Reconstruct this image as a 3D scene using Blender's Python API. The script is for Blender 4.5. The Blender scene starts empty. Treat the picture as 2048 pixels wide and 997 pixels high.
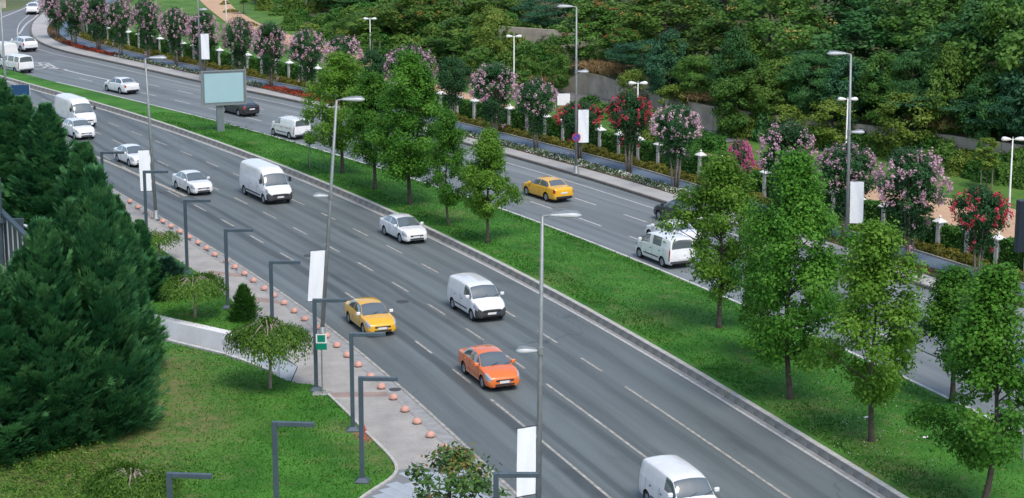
import bpy, math, random
import numpy as np
from mathutils import Vector
from mathutils.geometry import tessellate_polygon

# ------------------------------------------------------------------ camera, sky, sun, exposure
SC = bpy.context.scene
COL = SC.collection
HC = 26.5                                   # camera height above the road, metres
FPX = 4000.0                                # focal length in pixels of the 2048 wide photograph
TH = math.atan(878.5 / FPX)                 # downward pitch
cam = bpy.data.cameras.new('camera')
camo = bpy.data.objects.new('camera', cam)
COL.objects.link(camo)
camo.location = (0, 0, HC)
camo.rotation_euler = (math.pi / 2 - TH, 0, 0)
cam.sensor_width = 36.0
cam.lens = 36.0 * FPX / 2048.0
cam.clip_start = 0.5
cam.clip_end = 6000
SC.camera = camo

world = bpy.data.worlds.new('World')
SC.world = world
world.use_nodes = True
wn = world.node_tree
sky = wn.nodes.new('ShaderNodeTexSky')
sky.sky_type = 'NISHITA'
sky.sun_disc = False
SUN_EL, SUN_AZ = math.radians(58), math.radians(155)      # azimuth clockwise from +Y
sky.sun_elevation = SUN_EL
sky.sun_rotation = SUN_AZ
sky.air_density = 1.0
sky.dust_density = 2.0
sky.ozone_density = 1.0
bg = wn.nodes['Background']
bg.inputs['Strength'].default_value = 0.135
wn.links.new(sky.outputs[0], bg.inputs['Color'])
sunl = bpy.data.lights.new('sun', 'SUN')
sunl.energy = 1.35
sunl.angle = math.radians(24)
sunl.color = (1.0, 0.955, 0.89)
suno = bpy.data.objects.new('sun', sunl)
COL.objects.link(suno)
sd = Vector((math.sin(SUN_AZ) * math.cos(SUN_EL), math.cos(SUN_AZ) * math.cos(SUN_EL), math.sin(SUN_EL)))
suno.rotation_euler = (-sd).to_track_quat('-Z', 'Y').to_euler()
suno.location = sd * 200
SC.view_settings.view_transform = 'Standard'
SC.view_settings.look = 'None'
SC.view_settings.gamma = 1.0
SC.view_settings.exposure = 0.68
SC.render.resolution_x = 1024
SC.render.resolution_y = 498
SC.cycles.max_bounces = 6

rng = np.random.default_rng(7)
R = math.radians
CT, ST = math.cos(TH), math.sin(TH)

def G(u, v, z=0.0):
    """ground point (height z) surveyed from a sighting in the photograph"""
    a = (u - 1024) / FPX
    b = (v - 498.5) / FPX
    dx, dy, dz = a, CT - b * ST, -ST - b * CT
    t = (z - HC) / dz
    return np.array([dx * t, dy * t])

def pxm(v):
    return (v + 380) * CT / HC              # pixels per metre for something standing at row v

# ------------------------------------------------------------------ materials
MATS = {}
def mat(name, col, rough=0.7, var=0.0, scale=3.0, bump=0.0, metal=0.0, spec=0.5, coat=0.0, coord='Object', detail=4.0, rand=0.0):
    if name in MATS:
        return MATS[name]
    m = bpy.data.materials.new(name)
    m.use_nodes = True
    nt = m.node_tree
    p = nt.nodes['Principled BSDF']
    p.inputs['Base Color'].default_value = (*col, 1)
    p.inputs['Roughness'].default_value = rough
    p.inputs['Metallic'].default_value = metal
    p.inputs['Specular IOR Level'].default_value = spec
    p.inputs['Coat Weight'].default_value = coat
    p.inputs['Coat Roughness'].default_value = 0.06
    if var > 0 or bump > 0:
        tc = nt.nodes.new('ShaderNodeTexCoord')
        n = nt.nodes.new('ShaderNodeTexNoise')
        n.inputs['Scale'].default_value = scale
        n.inputs['Detail'].default_value = detail
        nt.links.new(tc.outputs[coord], n.inputs['Vector'])
        if var > 0:
            mr = nt.nodes.new('ShaderNodeMapRange')
            mr.inputs['From Min'].default_value = 0.3
            mr.inputs['From Max'].default_value = 0.7
            mr.inputs['To Min'].default_value = 1 - var
            mr.inputs['To Max'].default_value = 1 + var
            nt.links.new(n.outputs['Fac'], mr.inputs['Value'])
            mx = nt.nodes.new('ShaderNodeVectorMath')
            mx.operation = 'SCALE'
            mx.inputs[0].default_value = col
            nt.links.new(mr.outputs[0], mx.inputs['Scale'])
            nt.links.new(mx.outputs[0], p.inputs['Base Color'])
        if bump > 0:
            b = nt.nodes.new('ShaderNodeBump')
            b.inputs['Strength'].default_value = bump
            b.inputs['Distance'].default_value = 0.02
            nt.links.new(n.outputs['Fac'], b.inputs['Height'])
            nt.links.new(b.outputs[0], p.inputs['Normal'])
    MATS[name] = m
    return m

def leaf_mat(name, cols, rough=0.5, trans=0.3, const=False):
    """foliage: colour picked leaf by leaf from a ramp, a little light passing through"""
    if name in MATS:
        return MATS[name]
    m = bpy.data.materials.new(name)
    m.use_nodes = True
    nt = m.node_tree
    p = nt.nodes['Principled BSDF']
    out = nt.nodes['Material Output']
    at = nt.nodes.new('ShaderNodeAttribute')
    at.attribute_name = 'rnd'
    oi = nt.nodes.new('ShaderNodeObjectInfo')
    rp = nt.nodes.new('ShaderNodeValToRGB')
    e = rp.color_ramp.elements
    if const:
        rp.color_ramp.interpolation = 'CONSTANT'
    while len(e) < len(cols):
        e.new(0.5)
    for i, c in enumerate(cols):
        e[i].position = i / (len(cols) - (0 if const else 1))
        e[i].color = (*c, 1)
    nt.links.new(at.outputs['Fac'], rp.inputs['Fac'])
    hs = nt.nodes.new('ShaderNodeHueSaturation')
    mr = nt.nodes.new('ShaderNodeMapRange')
    mr.inputs['To Min'].default_value = 0.85
    mr.inputs['To Max'].default_value = 1.18
    nt.links.new(oi.outputs['Random'], mr.inputs['Value'])
    nt.links.new(mr.outputs[0], hs.inputs['Value'])
    nt.links.new(rp.outputs[0], hs.inputs['Color'])
    nt.links.new(hs.outputs[0], p.inputs['Base Color'])
    p.inputs['Roughness'].default_value = rough
    p.inputs['Specular IOR Level'].default_value = 0.16
    tr = nt.nodes.new('ShaderNodeBsdfTranslucent')
    nt.links.new(hs.outputs[0], tr.inputs['Color'])
    mx = nt.nodes.new('ShaderNodeMixShader')
    mx.inputs[0].default_value = trans
    nt.links.new(p.outputs[0], mx.inputs[1])
    nt.links.new(tr.outputs[0], mx.inputs[2])
    nt.links.new(mx.outputs[0], out.inputs['Surface'])
    MATS[name] = m
    return m

def asphalt(name, col, bands):
    """road surface in strip coordinates: UV.x metres from the left edge, UV.y metres along"""
    m = bpy.data.materials.new(name)
    m.use_nodes = True
    nt = m.node_tree
    L = nt.links
    p = nt.nodes['Principled BSDF']
    p.inputs['Roughness'].default_value = 0.62
    p.inputs['Specular IOR Level'].default_value = 0.45
    uv = nt.nodes.new('ShaderNodeUVMap')
    sx = nt.nodes.new('ShaderNodeSeparateXYZ')
    L.new(uv.outputs[0], sx.inputs[0])
    def noise(sc, scale, det=4):
        mp = nt.nodes.new('ShaderNodeMapping')
        mp.inputs['Scale'].default_value = sc
        L.new(uv.outputs[0], mp.inputs[0])
        n = nt.nodes.new('ShaderNodeTexNoise')
        n.inputs['Scale'].default_value = scale
        n.inputs['Detail'].default_value = det
        L.new(mp.outputs[0], n.inputs['Vector'])
        return n.outputs['Fac']
    def mth(op, a, b=None, c=None):
        k = nt.nodes.new('ShaderNodeMath')
        k.operation = op
        for i, x in enumerate((a, b, c)):
            if x is None:
                continue
            if isinstance(x, (int, float)):
                k.inputs[i].default_value = x
            else:
                L.new(x, k.inputs[i])
        return k.outputs[0]
    streak = noise((1.6, 0.035, 1), 1.0)
    patch = noise((0.25, 0.06, 1), 1.0)
    grain = noise((1, 1, 1), 9.0, 6)
    wob = mth('MULTIPLY', mth('SUBTRACT', noise((0.0, 0.08, 1), 1.0, 2), 0.5), 0.8)
    v = mth('ADD', mth('MULTIPLY', mth('SUBTRACT', streak, 0.5), 0.95), 1.0)
    v = mth('ADD', v, mth('MULTIPLY', mth('SUBTRACT', patch, 0.5), 0.55))
    v = mth('ADD', v, mth('MULTIPLY', mth('SUBTRACT', grain, 0.5), 0.32))
    uu = mth('ADD', sx.outputs[0], wob)
    for (u0, wd, amt) in bands:
        d = mth('ABSOLUTE', mth('SUBTRACT', uu, u0))
        mr = nt.nodes.new('ShaderNodeMapRange')
        mr.interpolation_type = 'SMOOTHSTEP'
        mr.inputs['From Min'].default_value = wd
        mr.inputs['From Max'].default_value = wd * 0.35
        L.new(d, mr.inputs['Value'])
        k = mth('MULTIPLY', mr.outputs[0], mth('MULTIPLY', streak, amt * 2))
        v = mth('SUBTRACT', v, k)
    # hairline cracks, stains and transverse joints
    mp2 = nt.nodes.new('ShaderNodeMapping')
    mp2.inputs['Scale'].default_value = (0.22, 0.07, 1)
    L.new(uv.outputs[0], mp2.inputs[0])
    nv = nt.nodes.new('ShaderNodeTexNoise')
    nv.inputs['Scale'].default_value = 0.9
    nv.inputs['Detail'].default_value = 5
    L.new(uv.outputs[0], nv.inputs['Vector'])
    vm = nt.nodes.new('ShaderNodeVectorMath')
    vm.operation = 'MULTIPLY_ADD'
    L.new(nv.outputs['Color'], vm.inputs[0])
    vm.inputs[1].default_value = (0.22, 0.22, 0)
    L.new(mp2.outputs[0], vm.inputs[2])
    vo = nt.nodes.new('ShaderNodeTexVoronoi')
    vo.feature = 'DISTANCE_TO_EDGE'
    vo.inputs['Scale'].default_value = 1.0
    L.new(vm.outputs[0], vo.inputs['Vector'])
    cr_ = nt.nodes.new('ShaderNodeMapRange')
    cr_.inputs['From Min'].default_value = 0.010
    cr_.inputs['From Max'].default_value = 0.003
    L.new(vo.outputs['Distance'], cr_.inputs['Value'])
    gate = nt.nodes.new('ShaderNodeMapRange')
    gate.inputs['From Min'].default_value = 0.50
    gate.inputs['From Max'].default_value = 0.62
    L.new(noise((0.09, 0.03, 1), 1.0, 3), gate.inputs['Value'])
    v = mth('SUBTRACT', v, mth('MULTIPLY', mth('MULTIPLY', cr_.outputs[0], gate.outputs[0]), 0.38))
    stn = nt.nodes.new('ShaderNodeMapRange')
    stn.inputs['From Min'].default_value = 0.60
    stn.inputs['From Max'].default_value = 0.74
    L.new(noise((0.55, 0.16, 1), 1.0, 6), stn.inputs['Value'])
    v = mth('SUBTRACT', v, mth('MULTIPLY', stn.outputs[0], 0.26))
    lt = nt.nodes.new('ShaderNodeMapRange')
    lt.inputs['From Min'].default_value = 0.58
    lt.inputs['From Max'].default_value = 0.75
    L.new(noise((0.33, 0.05, 1), 1.3, 6), lt.inputs['Value'])
    v = mth('ADD', v, mth('MULTIPLY', lt.outputs[0], 0.20))
    sc = nt.nodes.new('ShaderNodeVectorMath')
    sc.operation = 'SCALE'
    sc.inputs[0].default_value = col
    L.new(v, sc.inputs['Scale'])
    L.new(sc.outputs[0], p.inputs['Base Color'])
    b = nt.nodes.new('ShaderNodeBump')
    b.inputs['Strength'].default_value = 0.15
    b.inputs['Distance'].default_value = 0.01
    L.new(grain, b.inputs['Height'])
    L.new(b.outputs[0], p.inputs['Normal'])
    MATS[name] = m
    return m

def lawn_mat(name, c1, c2, c3, dryattr=False):
    m = bpy.data.materials.new(name)
    m.use_nodes = True
    nt = m.node_tree
    L = nt.links
    p = nt.nodes['Principled BSDF']
    p.inputs['Roughness'].default_value = 0.8
    p.inputs['Specular IOR Level'].default_value = 0.2
    tc = nt.nodes.new('ShaderNodeTexCoord')
    def noise(scale, det=5, out='Object'):
        n = nt.nodes.new('ShaderNodeTexNoise')
        n.inputs['Scale'].default_value = scale
        n.inputs['Detail'].default_value = det
        L.new(tc.outputs[out], n.inputs['Vector'])
        return n
    n1 = noise(0.35, 4)
    r1 = nt.nodes.new('ShaderNodeValToRGB')
    r1.color_ramp.elements[0].position = 0.36
    r1.color_ramp.elements[0].color = (*c1, 1)
    r1.color_ramp.elements[1].position = 0.64
    r1.color_ramp.elements[1].color = (*c2, 1)
    L.new(n1.outputs['Fac'], r1.inputs[0])
    n2 = noise(14, 6)
    mr = nt.nodes.new('ShaderNodeMapRange')
    mr.inputs['From Min'].default_value = 0.3
    mr.inputs['From Max'].default_value = 0.7
    mr.inputs['To Min'].default_value = 0.6
    mr.inputs['To Max'].default_value = 1.4
    L.new(n2.outputs['Fac'], mr.inputs['Value'])
    sc = nt.nodes.new('ShaderNodeVectorMath')
    sc.operation = 'SCALE'
    mx = nt.nodes.new('ShaderNodeMix')
    mx.data_type = 'RGBA'
    L.new(r1.outputs[0], mx.inputs[6])
    mx.inputs[7].default_value = (*c3, 1)
    n3 = noise(0.9, 8)
    rr = nt.nodes.new('ShaderNodeMapRange')
    rr.inputs['From Min'].default_value = 0.55
    rr.inputs['From Max'].default_value = 0.75
    rr.inputs['To Max'].default_value = 0.55
    L.new(n3.outputs['Fac'], rr.inputs['Value'])
    fac = rr.outputs[0]
    if dryattr:
        at = nt.nodes.new('ShaderNodeAttribute')
        at.attribute_name = 'dry'
        ad = nt.nodes.new('ShaderNodeMath')
        ad.operation = 'MULTIPLY_ADD'
        ad.use_clamp = True
        n4 = noise(1.7, 8)
        m4 = nt.nodes.new('ShaderNodeMapRange')
        m4.inputs['From Min'].default_value = 0.3
        m4.inputs['From Max'].default_value = 0.62
        m4.inputs['To Min'].default_value = 0.1
        L.new(n4.outputs['Fac'], m4.inputs['Value'])
        L.new(at.outputs['Fac'], ad.inputs[0])
        L.new(m4.outputs[0], ad.inputs[1])
        L.new(fac, ad.inputs[2])
        fac = ad.outputs[0]
    L.new(fac, mx.inputs[0])
    L.new(mx.outputs[2], sc.inputs[0])
    L.new(mr.outputs[0], sc.inputs['Scale'])
    L.new(sc.outputs[0], p.inputs['Base Color'])
    b = nt.nodes.new('ShaderNodeBump')
    b.inputs['Strength'].default_value = 0.6
    b.inputs['Distance'].default_value = 0.05
    L.new(n2.outputs['Fac'], b.inputs['Height'])
    L.new(b.outputs[0], p.inputs['Normal'])
    MATS[name] = m
    return m

def paver_mat(name, c1, c2, mortar, bw, bh, rot=0.0):
    m = bpy.data.materials.new(name)
    m.use_nodes = True
    nt = m.node_tree
    L = nt.links
    p = nt.nodes['Principled BSDF']
    p.inputs['Roughness'].default_value = 0.8
    tc = nt.nodes.new('ShaderNodeTexCoord')
    mp = nt.nodes.new('ShaderNodeMapping')
    mp.inputs['Rotation'].default_value = (0, 0, rot)
    L.new(tc.outputs['Object'], mp.inputs[0])
    br = nt.nodes.new('ShaderNodeTexBrick')
    br.inputs['Scale'].default_value = 1.0
    br.inputs['Brick Width'].default_value = bw
    br.inputs['Row Height'].default_value = bh
    br.inputs['Mortar Size'].default_value = 0.018
    br.inputs['Color1'].default_value = (*c1, 1)
    br.inputs['Color2'].default_value = (*c2, 1)
    br.inputs['Mortar'].default_value = (*mortar, 1)
    L.new(mp.outputs[0], br.inputs['Vector'])
    n = nt.nodes.new('ShaderNodeTexNoise')
    n.inputs['Scale'].default_value = 0.8
    n.inputs['Detail'].default_value = 8
    L.new(tc.outputs['Object'], n.inputs['Vector'])
    mr = nt.nodes.new('ShaderNodeMapRange')
    mr.inputs['From Min'].default_value = 0.3
    mr.inputs['From Max'].default_value = 0.7
    mr.inputs['To Min'].default_value = 0.82
    mr.inputs['To Max'].default_value = 1.12
    L.new(n.outputs['Fac'], mr.inputs['Value'])
    sc = nt.nodes.new('ShaderNodeVectorMath')
    sc.operation = 'SCALE'
    L.new(br.outputs['Color'], sc.inputs[0])
    L.new(mr.outputs[0], sc.inputs['Scale'])
    L.new(sc.outputs[0], p.inputs['Base Color'])
    b = nt.nodes.new('ShaderNodeBump')
    b.inputs['Strength'].default_value = 0.3
    b.inputs['Distance'].default_value = 0.01
    L.new(br.outputs['Fac'], b.inputs['Height'])
    b.invert = True
    L.new(b.outputs[0], p.inputs['Normal'])
    MATS[name] = m
    return m

# ------------------------------------------------------------------ mesh helpers
class MB:
    """collects vertices and faces for one mesh"""
    def __init__(s):
        s.v = []
        s.f = []
    def add(s, v, f):
        o = len(s.v)
        s.v.extend([tuple(map(float, q)) for q in v])
        s.f.extend([tuple(i + o for i in q) for q in f])
        return s
    def box(s, x0, x1, y0, y1, z0, z1):
        return s.add([(x0, y0, z0), (x1, y0, z0), (x1, y1, z0), (x0, y1, z0), (x0, y0, z1), (x1, y0, z1), (x1, y1, z1), (x0, y1, z1)],
                     [(3, 2, 1, 0), (4, 5, 6, 7), (0, 1, 5, 4), (1, 2, 6, 5), (2, 3, 7, 6), (3, 0, 4, 7)])
    def bbox(s, x0, x1, y0, y1, z0, z1, b=0.02):
        """box with chamfered vertical and top edges"""
        def ring(i, z):
            return [(x0 + i, y0 + i + b, z), (x0 + i + b, y0 + i, z), (x1 - i - b, y0 + i, z), (x1 - i, y0 + i + b, z),
                    (x1 - i, y1 - i - b, z), (x1 - i - b, y1 - i, z), (x0 + i + b, y1 - i, z), (x0 + i, y1 - i - b, z)]
        v = ring(b * .7, z0) + ring(0, z0 + b) + ring(0, z1 - b) + ring(b * .7, z1)
        f = [tuple(range(7, -1, -1)), tuple(range(24, 32))]
        for k in range(3):
            for i in range(8):
                j = (i + 1) % 8
                f.append((k * 8 + i, k * 8 + j, k * 8 + 8 + j, k * 8 + 8 + i))
        return s.add(v, f)
    def tube(s, pts, rad, n=8, cap=True):
        pts = [np.array(p, float) for p in pts]
        if not hasattr(rad, '__len__'):
            rad = [rad] * len(pts)
        v = []
        f = []
        prev = None
        for i, p in enumerate(pts):
            t = pts[min(i + 1, len(pts) - 1)] - pts[max(i - 1, 0)]
            t = t / (np.linalg.norm(t) + 1e-9)
            if prev is None:
                a = np.cross(t, (0, 0, 1.0) if abs(t[2]) < .9 else (1.0, 0, 0))
            else:
                a = prev - t * (prev @ t)
            a = a / (np.linalg.norm(a) + 1e-9)
            prev = a
            b = np.cross(t, a)
            for k in range(n):
                an = 2 * math.pi * k / n
                v.append(p + rad[i] * (a * math.cos(an) + b * math.sin(an)))
        for i in range(len(pts) - 1):
            for k in range(n):
                l = (k + 1) % n
                f.append((i * n + k, i * n + l, i * n + n + l, i * n + n + k))
        if cap:
            f.append(tuple(range(n - 1, -1, -1)))
            f.append(tuple(range((len(pts) - 1) * n, len(pts) * n)))
        return s.add(v, f)
    def lathe(s, prof, n=16, cx=0, cy=0):
        v = []
        f = []
        for (r, z) in prof:
            for k in range(n):
                a = 2 * math.pi * k / n
                v.append((cx + r * math.cos(a), cy + r * math.sin(a), z))
        for i in range(len(prof) - 1):
            for k in range(n):
                l = (k + 1) % n
                f.append((i * n + k, i * n + l, i * n + n + l, i * n + n + k))
        f.append(tuple(range(n - 1, -1, -1)))
        f.append(tuple(range((len(prof) - 1) * n, len(prof) * n)))
        return s.add(v, f)
    def mesh(s, name, m=None, smooth=False):
        me = bpy.data.meshes.new(name)
        me.from_pydata(s.v, [], s.f)
        me.update()
        if smooth:
            me.shade_smooth()
        if m is not None:
            me.materials.append(m)
        return me

def ob(name, me, parent=None, loc=(0, 0, 0), rz=0.0, scale=None, m=None):
    o = bpy.data.objects.new(name, me)
    COL.objects.link(o)
    if parent is not None:
        o.parent = parent
    o.location = loc
    o.rotation_euler = (0, 0, rz)
    if scale is not None:
        o.scale = scale
    if m is not None and me is not None and len(me.materials):
        o.material_slots[0].link = 'OBJECT'
        o.material_slots[0].material = m
    return o

def thing(name, label, cat, loc=(0, 0, 0), rz=0.0, group=None, scale=None):
    o = ob(name, None, None, loc, rz, scale)
    o.empty_display_size = 0.3
    tag(o, label, cat, group)
    return o

def tag(o, label, cat, group=None):
    o['label'] = label
    o['category'] = cat
    if group:
        o['group'] = group
    return o

def struct(o, label=None):
    o['kind'] = 'structure'
    if label:
        o['label'] = label
        o['category'] = o.name.replace('_', ' ').split('.')[0]
    return o

ORD = ['first', 'second', 'third', 'fourth', 'fifth', 'sixth', 'seventh', 'eighth', 'ninth', 'tenth', 'eleventh', 'twelfth', 'thirteenth', 'fourteenth', 'fifteenth',
       'sixteenth', 'seventeenth', 'eighteenth', 'nineteenth', 'twentieth']
TENS = {2: 'twenty', 3: 'thirty', 4: 'forty', 5: 'fifty', 6: 'sixty', 7: 'seventy', 8: 'eighty', 9: 'ninety'}
def ordinal(i):                              # 1 -> first
    if i > 100:
        return 'hundred-and-' + ordinal(i - 100)
    if i == 100:
        return 'hundredth'
    if i <= 20:
        return ORD[i - 1]
    if i % 10 == 0:
        return TENS[i // 10].replace('ty', 'tieth')
    return TENS[i // 10] + '-' + ORD[i % 10 - 1]

# ------------------------------------------------------------------ curves on the ground
def resample(p, step=1.0):
    p = np.asarray(p, float)
    d = np.r_[0, np.cumsum(np.hypot(*np.diff(p, axis=0).T))]
    n = max(2, int(round(d[-1] / step)) + 1)
    t = np.linspace(0, d[-1], n)
    return np.c_[np.interp(t, d, p[:, 0]), np.interp(t, d, p[:, 1])]

def curve(px, sigma=5.0, ext0=0.0, ext1=0.0, z=0.0):
    p = np.array([G(u, v, z) for u, v in px])
    if ext0:
        t = p[0] - p[2]; t /= np.hypot(*t)
        p = np.vstack([p[0] + t * ext0, p])
    if ext1:
        t = p[-1] - p[-3]; t /= np.hypot(*t)
        p = np.vstack([p, p[-1] + t * ext1])
    q = resample(p, 1.0)
    k = int(3 * sigma)
    if k > 0:
        pad0 = 2 * q[0] - q[k:0:-1]
        pad1 = 2 * q[-1] - q[-2:-k - 2:-1]
        e = np.vstack([pad0, q, pad1])
        w = np.exp(-0.5 * (np.arange(-k, k + 1) / sigma) ** 2)
        w /= w.sum()
        q = np.c_[np.convolve(e[:, 0], w, 'valid'), np.convolve(e[:, 1], w, 'valid')]
    return resample(q, 1.0)

def normals(p):
    t = np.gradient(p, axis=0)
    t /= np.hypot(t[:, 0], t[:, 1])[:, None]
    return np.c_[-t[:, 1], t[:, 0]], t         # left normal (px lists run far-left to near-right: left normal points away from the camera)

def offset(p, d):
    n, _ = normals(p)
    return p + n * d

def nearest(p, q):
    """for each p the nearest point of polyline q"""
    d = ((p[:, None, :] - q[None]) ** 2).sum(2)
    return q[d.argmin(1)]

def strip(name, a, b, z, m, nx=6, zf=None, kind='structure', uvs=True, label=None):
    """sheet between two polylines of equal count; UV in metres"""
    n = len(a)
    f = np.linspace(0, 1, nx + 1)
    vs = []
    for i in range(n):
        for k in f:
            q = a[i] * (1 - k) + b[i] * k
            vs.append((q[0], q[1], z if zf is None else zf(k, q)))
    fs = []
    w = nx + 1
    for i in range(n - 1):
        for k in range(nx):
            fs.append((i * w + k, i * w + w + k, i * w + w + k + 1, i * w + k + 1))
    me = bpy.data.meshes.new(name)
    me.from_pydata(vs, [], fs)
    me.update()
    # faces up
    if me.polygons[len(me.polygons) // 2].normal.z < 0:
        me.flip_normals()
    if uvs:
        s = np.r_[0, np.cumsum(np.hypot(*np.diff((a + b) / 2, axis=0).T))]
        wd = np.hypot(*(b - a).T)
        uv = me.uv_layers.new(name='UVMap')
        for l in me.loops:
            i, k = divmod(l.vertex_index, w)
            uv.data[l.index].uv = (wd[i] * f[k], s[i])
    me.shade_smooth()
    me.materials.append(m)
    o = ob(name, me)
    o['kind'] = kind
    return o

def wallstrip(mb, p, z0, z1):
    """vertical ribbon"""
    v = []
    f = []
    for i, q in enumerate(p):
        v += [(q[0], q[1], z0), (q[0], q[1], z1)]
        if i:
            f.append((2 * i - 2, 2 * i, 2 * i + 1, 2 * i - 1))
    mb.add(v, f)

def prism(name, poly, z0, z1, m, holes=(), hname=None):
    """flat polygon with thickness"""
    loops = [[Vector((p[0], p[1], 0)) for p in poly]] + [[Vector((p[0], p[1], 0)) for p in h] for h in holes]
    tris = tessellate_polygon(loops)
    allp = [p for l in loops for p in l]
    n = len(allp)
    v = [(p.x, p.y, z1) for p in allp] + [(p.x, p.y, z0) for p in allp]
    f = []
    for t in tris:
        a, b, c = [allp[i] for i in t]
        t = t if (b - a).cross(c - a).z > 0 else t[::-1]
        f.append(tuple(t))
    o = 0
    for l in loops:
        k = len(l)
        for i in range(k):
            j = (i + 1) % k
            f.append((o + i, o + j, n + o + j, n + o + i))
        o += k
    me = bpy.data.meshes.new(name)
    me.from_pydata(v, [], f)
    me.update()
    me.materials.append(m)
    return ob(name, me)

def inpoly(pt, poly):
    x, y = pt[:, 0], pt[:, 1]
    c = np.zeros(len(pt), bool)
    n = len(poly)
    for i in range(n):
        x0, y0 = poly[i]; x1, y1 = poly[(i + 1) % n]
        k = ((y0 > y) != (y1 > y)) & (x < (x1 - x0) * (y - y0) / ((y1 - y0) + 1e-12) + x0)
        c ^= k
    return c

# photograph sightings of the lines on the ground (far left -> near right)
A_ = [(-60, 190), (40, 262), (160, 338), (239, 389), (275, 408), (319, 432), (351, 452), (388, 474.5), (426, 497), (500, 543), (560, 583), (617, 621), (712, 697), (813, 782), (863, 828), (913, 875), (963, 922), (1013, 970)]
B_ = [(61, 179), (106, 191), (206, 220), (260, 236), (297, 248), (380, 277), (440, 298), (470, 310), (574, 349), (598, 359), (664, 387), (744.5, 421), (880, 485), (1024, 557), (1074, 584), (1175, 640), (1275, 698), (1375, 757), (1536, 857), (1752, 993)]
C_ = [(113, 166), (141, 172), (260, 201), (400, 235), (538, 272), (589, 286), (664, 309), (760, 338), (862, 371), (1002, 419), (1081, 447), (1180, 485), (1230, 505), (1335, 548), (1369, 562), (1600, 660), (1832, 767), (1947, 825)]
D_ = [(112, 3), (84, 28), (63, 46), (59, 60), (61, 74), (73, 85), (91, 94), (130, 106), (200, 121), (300, 143.5), (400, 166), (512, 188.6), (625, 212), (760, 245), (911, 285), (1017, 314), (1151, 352.5), (1240, 380), (1331, 409), (1512, 467), (1666, 517), (1724, 536), (1793, 559)]
E_ = [(140, 20), (112, 38), (97, 50), (92, 62), (97, 74), (112, 84), (150, 97), (228, 114), (300, 129.5), (397, 150.5), (519, 177), (621, 200.6), (760, 232), (925, 272), (1040, 303), (1240, 357), (1328, 384), (1510, 438), (1681, 492), (1740, 512), (1821, 540)]
F_ = [(165, 24), (132, 40), (117, 53), (117, 69), (130, 80), (156, 91), (208, 104), (260, 115), (300, 123), (400, 143), (506, 164), (649, 193), (760, 220), (925, 261), (1040, 290), (1151, 318), (1240, 342), (1386, 384), (1678, 476), (1740, 496), (1812, 521), (1896, 549)]
K_ = [(190, 30), (155, 46), (140, 58), (142, 70), (160, 80), (208, 93), (260, 105), (300, 115), (420, 139.5), (504, 156.5), (641, 185), (780, 215), (911, 245), (1040, 277), (1240, 327), (1275, 338), (1388, 371), (1486, 401), (1681, 460), (1740, 477), (1848, 508), (1914, 530)]
H_ = [(200, 40), (172, 56), (165, 66), (180, 76), (218, 87), (261, 95), (308, 106), (380, 122), (456, 137), (511, 146), (596, 164), (760, 198), (945, 240), (1015, 256), (1126, 283), (1201, 303), (1278.5, 323), (1319, 335), (1404, 357), (1496, 383), (1543, 397), (1748, 460), (1803, 476), (1860, 493), (1920, 511), (1984, 530), (2045, 550)]
cA = curve(A_, 6, 20, 45)
cB = curve(B_, 6, 60, 45)
cC = curve(C_, 6, 0, 45, 0.05)
cD = curve(D_, 3, 40, 70)
cE = curve(E_, 3, 40, 70, 0.15)
cF = curve(F_, 3, 40, 70, 0.15)
cK = curve(K_, 3, 40, 70, 0.15)
cH = curve(H_, 3, 40, 60, 0.15)

# ------------------------------------------------------------------ base materials
M_asph = asphalt('asphalt_near', (0.130, 0.150, 0.147), [(3.9, .45, .40), (5.0, .28, .34), (7.1, .34, .30), (8.3, .3, .2), (10.2, .4, .22), (12.2, .5, .22), (1.3, .5, .16), (2.4, .35, .2)])
M_asph2 = asphalt('asphalt_far', (0.172, 0.194, 0.194), [(2.4, .4, .15), (5.2, .5, .16), (8.6, .5, -.2)])
M_junc = mat('asphalt_junction', (0.16, 0.173, 0.178), .7, .12, .35)
M_paint = mat('road_paint', (0.36, 0.335, 0.285), .7, .42, 3.0, detail=8.0)
M_paintw = mat('road_paint_white', (0.47, 0.47, 0.45), .7, .25, 5.0)
M_gutter = mat('gutter_concrete', (0.30, 0.30, 0.285), .85, .18, 2.0)
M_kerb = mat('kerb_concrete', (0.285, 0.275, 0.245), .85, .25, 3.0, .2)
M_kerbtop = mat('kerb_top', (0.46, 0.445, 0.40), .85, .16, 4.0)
M_kerbw = mat('kerb_white', (0.52, 0.515, 0.48), .8, .18, 3.0)
M_kerbd = mat('kerb_dark', (0.135, 0.125, 0.11), .85, .25, 3.0)
M_pave = paver_mat('pavers', (0.45, 0.425, 0.385), (0.40, 0.38, 0.34), (0.30, 0.28, 0.25), .20, .10, R(-68))
M_pavered = paver_mat('pavers_red', (0.40, 0.285, 0.235), (0.35, 0.25, 0.21), (0.24, 0.19, 0.16), .20, .10, R(-68))
M_pavefar = mat('far_paving', (0.40, 0.39, 0.365), .85, .12, .6)
M_slab = mat('pale_slab', (0.36, 0.40, 0.425), .8, .08, 1.2)
M_lawn = lawn_mat('lawn', (0.030, 0.125, 0.012), (0.066, 0.205, 0.024), (0.165, 0.170, 0.060), True)
M_lawnf = lawn_mat('lawn_far', (0.06, 0.15, 0.025), (0.11, 0.21, 0.04), (0.19, 0.19, 0.06))
M_soil = mat('soil', (0.09, 0.062, 0.038), .95, .35, 2.0, .4)
M_bike = mat('bike_path', (0.120, 0.165, 0.215), .75, .12, .5)
M_sand = mat('sand_path', (0.52, 0.335, 0.205), .9, .10, .7)
M_hill = mat('hill_earth', (0.060, 0.068, 0.022), .95, .5, .5, .5)
M_conc = mat('old_concrete', (0.42, 0.37, 0.29), .9, .25, .7, .2)
M_whitewall = mat('white_concrete', (0.76, 0.75, 0.72), .85, .10, .8)
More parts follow.
